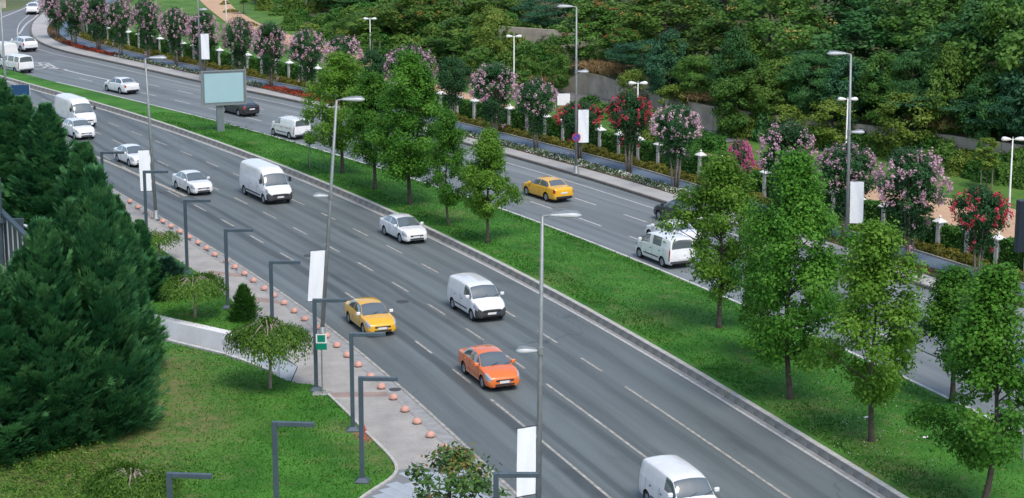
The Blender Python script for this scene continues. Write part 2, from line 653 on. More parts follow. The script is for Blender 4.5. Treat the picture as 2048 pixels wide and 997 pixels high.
M_white = mat('white_paint', (0.74, 0.74, 0.71), .6, .06, 2.0)
M_stone = mat('pillar_stone', (0.66, 0.64, 0.59), .8, .12, 3.0)
M_galv = mat('galvanised', (0.27, 0.29, 0.285), .5, .12, 4.0, 0, .4)
M_steel = mat('blue_grey_steel', (0.060, 0.088, 0.108), .42, .12, 2.0)
M_dark = mat('dark_metal', (0.02, 0.025, 0.03), .5)
M_bark = mat('bark', (0.075, 0.060, 0.045), .95, .4, 6.0, .6)
M_barkp = mat('pale_bark', (0.26, 0.215, 0.17), .9, .3, 8.0, .4)
M_lamp = mat('lamp_head', (0.56, 0.58, 0.59), .42, .05)
M_lampu = mat('lamp_under', (0.20, 0.22, 0.23), .3)

# ------------------------------------------------------------------ the setting
# sunken ramp between the two left lawns
WALL = [G(u, v) for u, v in [(120, 592), (310, 638), (407, 659), (518, 684)]]
RIM = [G(u, v) for u, v in [(60, 610), (200, 650), (314, 682), (448, 715), (500, 733), (548, 752)]]
RAMP = [tuple(p) for p in WALL] + [tuple(G(560, 706)), tuple(G(596, 735)), tuple(G(582, 767)), tuple(G(560, 759))] + [tuple(p) for p in RIM[::-1]]
big = [(-3000, -500), (3000, -500), (3000, 5000), (-3000, 5000)]
gmat = mat('far_ground', (0.10, 0.13, 0.05), .95, .3, .05)
struct(prism('ground', big, -0.3, -0.05, gmat, [RAMP]))

jx = [(-60, 200), (-70, 60), (-20, 30), (40, 18), (66, 0), (120, -8), (118, 30), (95, 50), (110, 84), (200, 112), (420, 160), (330, 215), (110, 190)]
struct(prism('road_junction', [tuple(G(*q)) for q in jx], -0.04, 0.0, M_junc))

nB, tB = normals(cB)
roadL = nearest(cB, offset(cA, -0.95))
nearO = strip('near_carriageway', roadL, offset(cB, 0.32), 0.006, M_asph, 8)
cDn = nearest(cC, cD)
# far carriageway strip along C, and its far-left run beyond the island
far_l = resample(np.vstack([[G(-40, 134), G(20, 146)], cC]), 1.0)
far_b = nearest(far_l, offset(cD, -0.02))
farO = strip('far_carriageway', far_l, far_b, 0.005, M_asph2, 8)

def ribbon(mb, p, w0, w1, z, closed=False):
    """flat painted ribbon between offsets w0..w1 of polyline p"""
    a = offset(p, w0)
    b = offset(p, w1)
    v = []
    f = []
    for i in range(len(p)):
        v += [(a[i][0], a[i][1], z), (b[i][0], b[i][1], z)]
        if i:
            f.append((2 * i - 2, 2 * i, 2 * i + 1, 2 * i - 1))
    mb.add(v, f)

def arc(p):
    return np.r_[0, np.cumsum(np.hypot(*np.diff(p, axis=0).T))]

def piece(p, s0, s1, step=1.0):
    d = arc(p)
    n = max(2, int((s1 - s0) / step) + 1)
    t = np.linspace(s0, s1, n)
    return np.c_[np.interp(t, d, p[:, 0]), np.interp(t, d, p[:, 1])]

def s_at(p, u, v, z=0):
    g = G(u, v, z)
    return arc(p)[((p - g) ** 2).sum(1).argmin()]

def mark(name, parent, p, w, z, m, off=0.0):
    mb = MB()
    ribbon(mb, p, off - w / 2, off + w / 2, z)
    me = mb.mesh(name, m)
    if me.polygons[0].normal.z < 0:
        me.flip_normals()
    return ob(name, me, parent)

# edge lines
cAn = nearest(cB, cA)
def sm(p, k=6):
    e = np.vstack([2 * p[0] - p[k:0:-1], p, 2 * p[-1] - p[-2:-k - 2:-1]])
    w = np.ones(2 * k + 1) / (2 * k + 1)
    return np.c_[np.convolve(e[:, 0], w, 'valid'), np.convolve(e[:, 1], w, 'valid')]
mark('edge_line', nearO, cA, 0.16, 0.013, M_paint)
mark('edge_line', nearO, cB, 0.17, 0.013, M_paintw)
# lane lines of the near carriageway
cAs = sm(nearest(cB, cA))
for li, fr in enumerate((0.25, 0.5, 0.75)):
    ln = resample(cAs * (1 - fr) + cB * fr, 1.0)
    st = {0.25: (985, 798), 0.5: (1098, 767), 0.75: (1253, 772)}[fr]
    s1 = s_at(ln, *st)
    L = arc(ln)[-1]
    mark('lane_line', nearO, piece(ln, s1, min(L - 1, s1 + 42)), 0.135, 0.013, M_paint)
    k = 0
    s = s1 - 5.4
    while s > 8:
        p0 = piece(ln, s, s + 2.6)
        mark('lane_dash', nearO, p0, 0.13, 0.013, M_paint)
        s -= 5.7
# solid line of the merging lane at the far left
sl = curve([(60, 258), (160, 300), (236, 333), (312, 366), (341, 379), (372, 393)], 2, 30, 0)
mark('merge_line', nearO, sl, 0.3, 0.014, M_paint)
# far carriageway markings
far_b2 = sm(nearest(far_l, cD))
for fr in (0.30, 0.60):
    ln = resample(far_l * (1 - fr) + far_b2 * fr, 1.0)
    L = arc(ln)[-1]
    s = 14.0 + fr * 3
    while s < L - 4:
        mark('lane_dash', farO, piece(ln, s, s + 3.0), 0.15, 0.012, M_paintw)
        s += 6.6
mark('edge_line', farO, offset(cD, -1.5)[30:], 0.14, 0.012, M_paintw)
mark('edge_line', farO, curve([(43, 62), (47, 55), (55, 46), (70, 36), (84, 20)], 1, 4, 0), 0.25, 0.012, M_paintw)
mark('edge_line', farO, curve([(-20, 46), (0, 37), (25, 27), (50, 17), (66, 6)], 1, 20, 10), 0.3, 0.012, M_paintw)
for q in [[(62, 139), (100, 137), (135, 140)], [(70, 131), (110, 136), (160, 148), (230, 163)], [(66, 125), (95, 127), (110, 135)], [(78, 127), (92, 138)], [(90, 129), (104, 137)]]:
    mark('hatching', farO, curve(q, 0, 0, 0), 0.3, 0.014, M_paintw)

# gutters and the median kerb, stone by stone
gut = strip('gutter', offset(cB, 0.12), offset(cB, 0.34), 0.010, M_gutter, 1, uvs=False)
gutl = strip('gutter', offset(cA, -0.80), offset(cA, -0.12), 0.011, M_gutter, 1, uvs=False)
kmesh = {}
kp = piece(offset(cB, 0.46), 12, arc(cB)[-1] - 4)
KL = arc(kp)[-1]
kern = struct(ob('median_kerb', None))
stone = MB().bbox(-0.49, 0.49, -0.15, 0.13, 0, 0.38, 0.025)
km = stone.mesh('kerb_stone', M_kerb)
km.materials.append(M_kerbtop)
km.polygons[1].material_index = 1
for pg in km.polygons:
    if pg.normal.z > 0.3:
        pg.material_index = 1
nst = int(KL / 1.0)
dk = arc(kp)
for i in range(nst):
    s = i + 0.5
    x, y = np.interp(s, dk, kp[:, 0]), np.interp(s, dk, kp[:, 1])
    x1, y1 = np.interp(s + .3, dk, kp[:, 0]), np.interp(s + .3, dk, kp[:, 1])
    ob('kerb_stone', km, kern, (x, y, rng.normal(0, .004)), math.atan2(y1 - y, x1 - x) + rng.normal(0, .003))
# small yellow survey ticks sprayed on the kerb
M_yel = mat('yellow_paint', (0.62, 0.36, 0.03), .7)
for (u, v) in [(1475, 800), (1190, 630), (1047, 556), (1745, 967), (692, 394)]:
    g = kp[((kp - G(u, v)) ** 2).sum(1).argmin()]
    i = ((kp - g) ** 2).sum(1).argmin()
    t = kp[min(i + 1, len(kp) - 1)] - kp[i - 1]
    me = MB().box(-.02, .02, -.155, .06, 0.14, 0.384).mesh('kerb_tick', M_yel)
    ob('kerb_tick', me, kern, (g[0], g[1], 0), math.atan2(t[1], t[0]) )

# median grass: mounded strip from kerb to the far white kerb
med_l = piece(offset(cB, 0.59), 15, arc(cB)[-1] - 6)
cCo = offset(cC, -0.02)
med_r = sm(nearest(med_l, cCo), 4)
def medz(k, q):
    return 0.34 + 0.20 * math.sin(math.pi * k) ** .8 - 0.24 * k
med = strip('median_lawn', med_l, med_r, 0.2, M_lawn, 10, medz, uvs=False)
wk = MB()
ka = offset(cC, -0.12)
aa, bb = offset(cC, -0.10), offset(cC, 0.08)
v = []
f = []
for i in range(len(cC)):
    v += [(*aa[i], 0.0), (*aa[i], .14), (*bb[i], .14), (*bb[i], 0.0)]
    if i:
        o = 4 * i
        f += [(o - 4, o, o + 1, o - 3), (o - 3, o + 1, o + 2, o - 2), (o - 2, o + 2, o + 3, o - 1)]
wk.add(v, f)
struct(ob('white_kerb', wk.mesh('white_kerb', M_kerbw)))
# pale paved island beyond the median's nose
isl = [(-60, 150), (0, 143), (60, 153), (108, 165), (70, 172), (20, 166), (-60, 158)]
struct(prism('paved_island', [tuple(G(u, v, .1)) for u, v in isl], 0.0, 0.12, M_pavefar))

# far side: kerb, pavement, flower bed, cycle path, verge
dn, _ = normals(cD)
kd = MB()
a0, a1 = cD, offset(cD, 0.22)
v = []
f = []
for i in range(len(cD)):
    v += [(*a0[i], -.01), (*a0[i], .17), (*a1[i], .17), (*a1[i], 0)]
    if i:
        o = 4 * i
        f += [(o - 4, o, o + 1, o - 3), (o - 3, o + 1, o + 2, o - 2), (o - 2, o + 2, o + 3, o - 1)]
kd.add(v, f)
struct(ob('far_kerb', kd.mesh('far_kerb', M_kerbd)))
cDi = offset(cD, 0.2)
E2 = sm(nearest(cDi, cE), 2)
struct(strip('far_pavement', cDi, E2, 0.165, M_pavefar, 3, uvs=False))
F2 = sm(nearest(cE, cF), 2)
bed = strip('flower_bed_soil', cE, F2, 0.17, M_soil, 3, lambda k, q: 0.165 + .08 * math.sin(math.pi * k), uvs=False)
K2 = sm(nearest(cF, cK), 2)
bike = strip('cycle_path', cF, K2, 0.16, M_bike, 3, uvs=False)
H2 = sm(nearest(cK, offset(cH, 1.0)), 2)
verge = strip('verge_soil', cK, H2, 0.15, M_soil, 2, uvs=False)
# thin pale kerb on the far side of the cycle path
kb = MB()
a0, a1 = offset(cK, -0.02), offset(cK, 0.14)
v = []
f = []
for i in range(len(cK)):
    v += [(*a0[i], .1), (*a0[i], .26), (*a1[i], .26), (*a1[i], .1)]
    if i:
        o = 4 * i
        f += [(o - 4, o, o + 1, o - 3), (o - 3, o + 1, o + 2, o - 2), (o - 2, o + 2, o + 3, o - 1)]
kb.add(v, f)
struct(ob('cycle_path_kerb', kb.mesh('cycle_path_kerb', M_kerb)))
# white cycle symbols painted on the path
def bike_mark(u, v):
    g = G(u, v, .16)
    i = ((cF - g) ** 2).sum(1).argmin()
    t = cF[i + 1] - cF[i - 1]
    mb = MB()
    for cx in (-.45, .45):
        pts = []
        for k in range(17):
            a = 2 * math.pi * k / 16
            pts.append((cx + .32 * math.cos(a), .32 * math.sin(a)))
        ribbon(mb, np.array(pts), -.035, .035, 0)
    for q in [((-.45, 0), (-.12, .42)), ((-.12, .42), (.35, .42)), ((.35, .42), (.02, 0)), ((.02, 0), (-.45, 0)), ((.02, 0), (-.16, .5)), ((.45, 0), (.3, .6))]:
        ribbon(mb, np.array(q), -.03, .03, 0.001)
    o = ob('cycle_symbol', mb.mesh('cycle_symbol', M_paintw), bike, (g[0], g[1], .168), math.atan2(t[1], t[0]))
bike_mark(1136, 308)
bike_mark(133, 76)

# the park behind the fence
SPN = np.vstack([offset(cH, 0.9)])
BASE_ = [(380, -60), (440, -25), (520, 12), (600, 52), (700, 92), (800, 132), (900, 160), (1000, 178), (1090, 184), (1165, 188), (1225, 208), (1300, 238), (1440, 272), (1600, 292), (1800, 315), (2000, 345), (2120, 362)]
cW = curve(BASE_, 3, 40, 60)
WALLED = s_at(cW, 1120, 180)                 # the concrete wall starts here and runs to the right
park = strip('park_lawn', cH, sm(nearest(cH, cW), 3), 0.05, M_lawnf, 6, lambda k, q: 0.10 + .1 * k, uvs=False)
# sandy promenade
pa = curve([(330, -60), (395, 0), (418, 22), (470, 62), (560, 92), (640, 112), (720, 142), (800, 182), (850, 207), (960, 228), (1060, 252), (1160, 280), (1300, 318), (1450, 356), (1560, 383), (1700, 424), (1790, 446), (1880, 466), (2000, 486), (2100, 505)], 3, 10, 30)
pb = curve([(420, -60), (452, 0), (470, 22), (520, 52), (610, 84), (690, 106), (740, 122), (800, 144), (850, 165), (960, 200), (1060, 226), (1160, 252), (1300, 288), (1450, 322), (1560, 346), (1700, 366), (1790, 384), (1880, 400), (2000, 420), (2100, 438)], 3, 10, 30)
struct(strip('sand_promenade', pa, sm(nearest(pa, pb), 3), 0.22, M_sand, 3, uvs=False))
# service ramp beside the concrete wall
rb = curve([(1040, 196), (1100, 205), (1160, 216), (1240, 236), (1330, 262), (1450, 292)], 2)
struct(strip('service_ramp', rb, sm(nearest(rb, offset(cW, -0.02)), 2), 0.24, mat('ramp_asphalt', (0.17, 0.165, 0.155), .85, .15, .5), 2, uvs=False))

# hill: earth rising behind the base line, concrete retaining wall on the right-hand stretch
nW, tW = normals(cW)
sW = arc(cW)
def wallh(s):
    k = min(1, max(0, (s - WALLED) / 4))
    return 2.0 * k
def hillz(s, d):
    if d < 0:
        return 0.1
    sl = 0.34 + 0.16 * min(1, max(0, (s - WALLED + 40) / 40))
    return wallh(s) + 0.15 + 7 * (1 - math.exp(-sl * .6 * d / 7))
def hill_at(x, y):
    q = np.array([x, y])
    i = ((cW - q) ** 2).sum(1).argmin()
    d = float((q - cW[i]) @ nW[i])
    return hillz(sW[i], d)
ds = [0.05, 1, 2.5, 5, 8, 12, 17, 24, 34, 50, 80, 140, 260]
v = []
f = []
far_t = np.array([0.42, 0.9])
for i in range(len(cW)):
    for j, d in enumerate(ds):
        dirn = nW[i] if d < 15 else (nW[i] * 15 + np.array([0.25, 0.97]) * (d - 15)) / d
        q = cW[i] + dirn * d
        v.append((q[0], q[1], hillz(sW[i], d) + (0.25 * math.sin(i * 1.3 + j * 2.1) if 0 < j < 9 else 0)))
w = len(ds)
for i in range(len(cW) - 1):
    for j in range(w - 1):
        f.append((i * w + j, i * w + w + j, i * w + w + j + 1, i * w + j + 1))
me = MB().add(v, f).mesh('hill', M_hill, True)
if me.polygons[len(me.polygons) // 3].normal.z < 0:
    me.flip_normals()
struct(ob('hill', me))
wt = thing('retaining_wall', 'weathered concrete retaining wall at the foot of the wooded hill', 'wall')
i0 = int(WALLED)
k = i0
while k < len(cW) - 3:
    seg = cW[k:k + 4]
    n = nW[k:k + 4]
    vv = []
    ff = []
    for j in range(len(seg)):
        h = wallh(sW[k + j]) + .25
        p0 = seg[j] - n[j] * .02
        p1 = seg[j] + n[j] * .3
        g = .02 if j == 0 else (-.02 if j == len(seg) - 1 else 0)
        p0 = p0 + tW[k] * g
        p1 = p1 + tW[k] * g
        vv += [(*p0, -.1), (*p0, h), (*p1, h), (*p1, -.1)]
        if j:
            o = 4 * j
            ff += [(o - 4, o, o + 1, o - 3), (o - 3, o + 1, o + 2, o - 2), (o - 2, o + 2, o + 3, o - 1)]
    ff += [(0, 1, 2, 3), (len(vv) - 1, len(vv) - 2, len(vv) - 3, len(vv) - 4)]
    ob('panel', MB().add(vv, ff).mesh('panel', M_conc), wt)
    k += 3

# near-left side: pavement, lawns, ramp
cAk = offset(cA, -0.82)
pedge = [(200, 398), (239, 420), (296, 478), (336, 511), (403, 552), (480, 618), (515, 649), (533, 668), (545, 690), (560, 706), (596, 735), (582, 767), (595, 769.6), (633, 773.5), (649, 784), (656.6, 789), (695, 826), (736, 869), (778, 910), (793, 931), (797, 943), (788, 955), (765, 970), (739, 985), (724, 996), (640, 1065), (560, 1140)]
pe = [tuple(G(u, v, .1)) for u, v in pedge]
cAq = cAk[(cAk[:, 1] < pe[0][1] + 1)]
cAp = [tuple(q) for q in cAq if q[1] > G(900, 1180)[1] - 14]
pav = prism('pavement', [tuple(G(100, 345, .1))] + pe + [tuple(q) for q in reversed(cAp)], 0.02, 0.12, M_pave)
struct(pav)
kl = MB()
a0, a1 = offset(cA, -0.78), offset(cA, -0.92)
v = []
f = []
for i in range(len(cA)):
    v += [(*a0[i], 0), (*a0[i], .135), (*a1[i], .135), (*a1[i], 0)]
    if i:
        o = 4 * i
        f += [(o - 4, o, o + 1, o - 3), (o - 3, o + 1, o + 2, o - 2), (o - 2, o + 2, o + 3, o - 1)]
kl.add(v, f)
struct(ob('pavement_kerb', kl.mesh('pavement_kerb', M_gutter)))
# bands of red pavers
for q in [[(657, 786), (772, 784), (782, 793), (667, 795)], [(503, 594), (560, 601), (568, 609), (500, 603)], [(515, 640), (560, 645), (566, 653), (520, 649)], [(420, 541), (478, 548), (486, 555), (414, 549)]]:
    o = prism('red_paver_band', [tuple(G(u, v, .12)) for u, v in q], .1, .1245, M_pavered)
    o.parent = pav
# pale forecourt of large slabs at the bottom
apr_px = [(797, 940), (860, 936), (930, 931), (975, 965), (1010, 1003), (1060, 1060), (1100, 1130), (560, 1150), (640, 1068), (724, 998), (765, 972), (788, 957)]
apr = [tuple(G(u, v, .12)) for u, v in apr_px]
apo = struct(prism('forecourt', apr, .05, .124, mat('slab_joint', (0.20, 0.21, 0.21), .9)))
ang = R(-52)
ca, sa = math.cos(ang), math.sin(ang)
o0 = np.array(apr[0])
slabm = MB().bbox(-.395, .395, -.295, .295, 0, .014, .006).mesh('slab', M_slab)
cnt = 0
for i in range(-26, 27):
    for j in range(-30, 31):
        lx, ly = i * .8 + (.4 if j % 2 else 0), j * .6
        p = o0 + np.array([lx * ca - ly * sa, lx * sa + ly * ca])
        cs = np.array([p + np.array([a * ca - b * sa, a * sa + b * ca]) for a in (-.4, .4) for b in (-.3, .3)])
        if inpoly(cs, apr).all() and p[1] > 62 and cnt < 290:
            ob('slab', slabm, apo, (p[0], p[1], .122), ang)
            cnt += 1

lawnf_px = [(60, 610), (200, 650), (314, 682), (448, 715), (500, 733), (548, 752), (560, 759), (582, 767), (595, 769.6), (633, 773.5), (649, 784), (656.6, 789), (695, 826), (736, 869), (778, 910), (793, 931), (797, 943), (788, 955), (765, 970), (739, 985), (724, 996), (640, 1065), (560, 1140), (420, 1240), (-150, 1300), (-220, 900), (-120, 640)]
lawnu_px = [(120, 592), (310, 638), (407, 659), (518, 684), (545, 690), (533, 668), (515, 649), (480, 618), (403, 552), (336, 511), (296, 478), (239, 420), (200, 398), (100, 345), (-80, 270), (-140, 450), (-60, 575)]
def lawn(name, px, z1, dryf=None):
    """triangulated fine sheet over a polygon with a dryness attribute"""
    poly = np.array([G(u, v, .05) for u, v in px])
    o = prism(name, [tuple(q) for q in poly], -.2, z1, M_lawn)
    me = o.data
    import bmesh
    bm = bmesh.new()
    bm.from_mesh(me)
    bmesh.ops.triangulate(bm, faces=bm.faces[:])
    for it in range(6):
        ed = [e for e in bm.edges if e.calc_length() > 1.6 and e.verts[0].co.z > 0 and e.verts[1].co.z > 0]
        if not ed:
            break
        bmesh.ops.subdivide_edges(bm, edges=ed, cuts=1, use_grid_fill=False)
        bmesh.ops.triangulate(bm, faces=[q for q in bm.faces if len(q.verts) > 3])
    bm.to_mesh(me)
    bm.free()
    at = me.attributes.new('dry', 'FLOAT', 'POINT')
    if dryf:
        at.data.foreach_set('value', [dryf(vt.co.x, vt.co.y) for vt in me.vertices])
    struct(o)
    return o, poly
dspots = [(270, 800, 2.6, 1.0), (330, 850, 2.0, .9), (320, 730, 1.6, .8), (160, 930, 3.0, .8), (60, 960, 3, .6), (780, 925, 1.0, .9), (735, 885, .9, .9), (690, 860, .7, .8), (250, 760, 2.0, .8), (380, 870, 1.5, .5)]
dsp = [(*G(u, v), r, a) for u, v, r, a in dspots]
def dry(x, y):
    return min(1, sum(a * math.exp(-((x - px) ** 2 + (y - py) ** 2) / (2 * r * r)) for px, py, r, a in dsp))
lf, lf_poly = lawn('front_lawn', lawnf_px, 0.13, dry)
lu, lu_poly = lawn('upper_lawn', lawnu_px, 0.13, lambda x, y: 0.05)
at = med.data.attributes.new('dry', 'FLOAT', 'POINT')
# worn yellowish trail along the near part of the median
tr = np.array([G(u, v, .3) for u, v in [(1600, 820), (1700, 880), (1760, 940), (1850, 990), (1300, 640), (1100, 560), (900, 430)]])
def mdry(x, y):
    d = ((tr - np.array([x, y])) ** 2).sum(1)
    return float(min(1, 0.75 * np.exp(-d / 2.2).sum()))
at.data.foreach_set('value', [mdry(vt.co.x, vt.co.y) for vt in med.data.vertices])

# ramp floor, white wall in cast panels, white kerb of the front lawn
def rampz(u):
    return -max(0, (590 - u)) / 145.0 * 1.0
rp_px_a = [(596, 735), (560, 706), (518, 684), (407, 659), (310, 638), (120, 592)]
rp_px_b = [(582, 767), (560, 759), (548, 752), (448, 715), (314, 682), (60, 610)]
v = []
f = []
for i in range(6):
    a, b = G(*rp_px_a[i]), G(*rp_px_b[i])
    zz = [-0.0, -.25, -.65, -1.35, -2.1, -3.2][i] + .115
    v += [(*a, zz), (*b, zz)]
    if i:
        f.append((2 * i - 2, 2 * i, 2 * i + 1, 2 * i - 1))
me = MB().add(v, f).mesh('ramp', M_slab)
if me.polygons[0].normal.z < 0:
    me.flip_normals()
struct(ob('ramp', me))
ww = thing('white_retaining_wall', 'white cast concrete retaining wall beside the sunken ramp in the lawn', 'wall')
wl = resample(np.array([G(518 + 18, 689)] + [WALL[3], WALL[2], WALL[1], WALL[0]]), 2.4)
for i in range(len(wl) - 1):
    a, b = wl[i], wl[i + 1]
    t = (b - a) / np.hypot(*(b - a))
    n = np.array([-t[1], t[0]])
    if n @ np.array([0, 1]) < 0:
        n = -n
    a2, b2 = a + t * .012, b - t * .012
    q = [a2 - n * .40, b2 - n * .40, b2 + n * .2, a2 + n * .2]
    vv = [(*p, -3.4) for p in q] + [(*p, .17) for p in q]
    ob('panel', MB().add(vv, [(0, 1, 5, 4), (1, 2, 6, 5), (2, 3, 7, 6), (3, 0, 4, 7), (4, 5, 6, 7)]).mesh('panel', M_whitewall), ww)
rimc = np.array(RIM[:])
rk = MB()
for i in range(len(rimc) - 1):
    a, b = rimc[i], rimc[i + 1]
    t = (b - a) / np.hypot(*(b - a))
    n = np.array([-t[1], t[0]])
    q = [a - n * .04, b - n * .04, b + n * .16, a + n * .16]
    rk.add([(*p, -3.4) for p in q] + [(*p, .2) for p in q], [(0, 1, 5, 4), (1, 2, 6, 5), (2, 3, 7, 6), (3, 0, 4, 7), (4, 5, 6, 7)])
struct(ob('ramp_kerb', rk.mesh('ramp_kerb', M_kerbw)))
# pale kerb round the lawn's corner
kc = resample(np.array([G(u, v, .12) for u, v in [(656, 790), (695, 827), (736, 870), (778, 911), (793, 931), (797, 943), (788, 955), (765, 970), (739, 985), (724, 996), (640, 1065)]]), .4)
kc = sm(kc, 2)
kk = MB()
a0, a1 = offset(kc, -.06), offset(kc, .08)
v = []
f = []
for i in range(len(kc)):
    v += [(*a0[i], .05), (*a0[i], .19), (*a1[i], .19), (*a1[i], .05)]
    if i:
        o = 4 * i
        f += [(o - 4, o, o + 1, o - 3), (o - 3, o + 1, o + 2, o - 2), (o - 2, o + 2, o + 3, o - 1)]
kk.add(v, f)
struct(ob('lawn_kerb', kk.mesh('lawn_kerb', M_kerbtop)))
# iron gully and manhole covers let into the carriageway
M_iron = mat('cast_iron', (0.06, 0.06, 0.06), .7, .3, 20)
for (u, v, r) in [(805, 604, .35), (1240, 910, .0), (618, 512, .35), (790, 780, .3)]:
    if r:
        g = G(u, v)
        ob('manhole_cover', MB().lathe([(r, 0), (r, .012), (r - .03, .014), (0.01, .014)], 20).mesh('manhole_cover', M_iron), nearO, (g[0], g[1], .006))
# ------------------------------------------------------------------ foliage builders
def quads_mesh(name, V, rnd, m, nper=4):
    """V: (N,nper,3) separate faces; rnd: (N,) per face"""
    n = len(V)
    me = bpy.data.meshes.new(name)
    me.vertices.add(n * nper)
    me.vertices.foreach_set('co', V.reshape(-1).astype(np.float32))
    me.loops.add(n * nper)
    me.loops.foreach_set('vertex_index', np.arange(n * nper, dtype=np.int32))
    me.polygons.add(n)
    me.polygons.foreach_set('loop_start', np.arange(0, n * nper, nper, dtype=np.int32))
    try:
        me.polygons.foreach_set('loop_total', np.full(n, nper, dtype=np.int32))
    except Exception:
        pass
    me.update(calc_edges=True)
    a = me.attributes.new('rnd', 'FLOAT', 'POINT')
    a.data.foreach_set('value', np.repeat(rnd, nper).astype(np.float32))
    me.materials.append(m)
    return me

def unit(a):
    return a / (np.linalg.norm(a, axis=-1, keepdims=True) + 1e-9)

def leaves(C, D, NRM, l, w, fold=0.0):
    """diamond leaves: centres C, long axis D, normal NRM, length l, width w"""
    D = unit(D)
    B = unit(np.cross(NRM, D))
    N2 = np.cross(D, B)
    l = np.asarray(l).reshape(-1, 1) * np.ones((len(C), 1))
    w = np.asarray(w).reshape(-1, 1) * np.ones((len(C), 1))
    a = C - D * l * .5
    b = C + B * w * .5 + D * l * .05 - N2 * w * fold
    c = C + D * l * .5
    d = C - B * w * .5 + D * l * .05 - N2 * w * fold
    return np.stack([a, b, c, d], 1)

def shape_fn(kind):
    if kind == 'oval':
        return lambda h: np.sin(np.pi * np.clip(h, 0, 1) ** .75) ** .65
    if kind == 'cone':
        return lambda h: np.clip(np.minimum(h * 5, 1.0) * (1.03 - h) ** .62, 0, 2)
    if kind == 'ball':
        return lambda h: np.sqrt(np.clip(1 - (2 * h - 1) ** 2, 0, 1))
    if kind == 'vase':
        return lambda h: np.sin(np.pi * np.clip(h, 0, 1) ** 1.5) ** .6
    if kind == 'dome':
        return lambda h: np.clip(np.minimum(.62 + h * 1.1, 1.0) * np.sqrt(np.clip(1.02 - h ** 3, 0, 1)), 0, 1)
    if kind == 'pear':
        return lambda h: np.sin(np.pi * np.clip(h, 0, 1) ** .62) ** .75
    if kind == 'column':
        return lambda h: np.clip(np.minimum(h * 6, 1) * np.minimum((1.02 - h) * 3, 1), 0, 1) ** .5

def crown(seed, H, Rr, z0, nclump, nleaf, lsize, shape='oval', cr=(.35, .6), inner=.45, flat=.75, lobes=0.25, lw=.62, trunk_r=.13, limbs=26, droop=0.0, multi=0, spread=.5):
    """returns (leaf quads, rnd, trunk MB, clump centres) for one tree, z0 crown bottom, H total height"""
    g = np.random.default_rng(seed)
    sf = shape_fn(shape)
    h = g.random(nclump) ** .9
    az = g.random(nclump) * 2 * np.pi
    rr = inner + (1 - inner) * np.sqrt(g.random(nclump))
    lob = 1 + lobes * np.sin(az * 3 + seed) * np.cos(h * 7 + seed * 1.7) + lobes * .6 * g.normal(size=nclump) * .5
    rad = Rr * sf(h) * rr * lob
    C = np.c_[rad * np.cos(az), rad * np.sin(az), z0 + h * (H - z0)]
    crd = g.uniform(cr[0], cr[1], nclump)
    # leaves
    k = g.choice(nclump, nleaf, p=(crd ** 2) / (crd ** 2).sum())
    d = unit(g.normal(size=(nleaf, 3)))
    r = g.random(nleaf) ** (1 / 2.2) * np.where(g.random(nleaf) < .22, g.uniform(1.0, 1.75, nleaf), 1.0)
    P = C[k] + d * (r * crd[k])[:, None] * np.array([1, 1, flat])
    out = unit(np.c_[P[:, 0], P[:, 1], (P[:, 2] - (z0 + .45 * (H - z0))) * .7])
    N = unit(out * .5 + d * .5 + np.array([0, 0, .55]) + g.normal(size=(nleaf, 3)) * .45)
    D = unit(np.cross(N, g.normal(size=(nleaf, 3))) + np.array([0, 0, -droop]) + out * .3)
    l = lsize * g.uniform(.65, 1.3, nleaf)
    Q = leaves(P, D, N, l, l * lw, .12)
    cl = g.random(nclump)
    rnd = np.clip(.55 * cl[k] + .45 * g.random(nleaf) + .0, 0, 1)
    tb = MB()
    bend = g.normal(0, .2, 2)
    if multi:
        for i in range(multi):
            a = 2 * np.pi * i / multi + g.random() * .7
            rb = .10 + .12 * g.random()
            top = C[g.integers(nclump)]
            e = np.array([math.cos(a) * Rr * spread, math.sin(a) * Rr * spread, z0 + (H - z0) * .55])
            p0 = np.array([math.cos(a) * rb, math.sin(a) * rb, -.05])
            p1 = p0 * .7 + e * .3
            p1[:2] = p0[:2] + (e[:2] - p0[:2]) * .18 + g.normal(0, .04, 2)
            p2 = p0 + (e - p0) * .65
            p2[:2] = p0[:2] + (e[:2] - p0[:2]) * .55 + g.normal(0, .06, 2)
            tb.tube([p0, p1, p2, e], [trunk_r, trunk_r * .85, trunk_r * .6, trunk_r * .25], 6)
            for q in range(4):
                c = C[g.integers(nclump)]
                tb.tube([p2, (p2 + c) / 2 + g.normal(0, .08, 3), c], [trunk_r * .45, trunk_r * .3, .008], 4)
    else:
        top = z0 + (H - z0) * .88
        P0 = [np.array([0, 0, -.1]), np.array([0, 0, .25])]
        ts = np.linspace(.12, 1, 7)
        for t in ts:
            P0.append(np.array([bend[0] * math.sin(t * 3), bend[1] * math.sin(t * 4), top * t]))
        rad0 = [trunk_r * 1.5, trunk_r * 1.1] + [trunk_r * (1 - .85 * t) for t in ts]
        tb.tube(P0, rad0, 8)
        for q in g.choice(nclump, min(limbs, nclump), replace=False):
            c = C[q]
            zz = max(z0 * .92, c[2] - np.hypot(c[0], c[1]) * g.uniform(.5, .9))
            zz = min(zz, top * .95)
            b = np.array([bend[0] * math.sin(zz / top * 3), bend[1] * math.sin(zz / top * 4), zz])
            mid = b * .45 + c * .55 + np.array([0, 0, -.1])
            tb.tube([b, mid, c], [trunk_r * .38 * (1 - .6 * zz / H), trunk_r * .2, .01], 5)
    return Q, rnd, tb, C, crd

def place_tree(name, label, cat, meshes, loc, rz, sc, group, mats, extra=()):
    t = thing(name, label, cat, loc, rz, group, sc)
    for (pn, me), m in zip(meshes, mats):
        ob(pn, me, t, m=m)
    return t

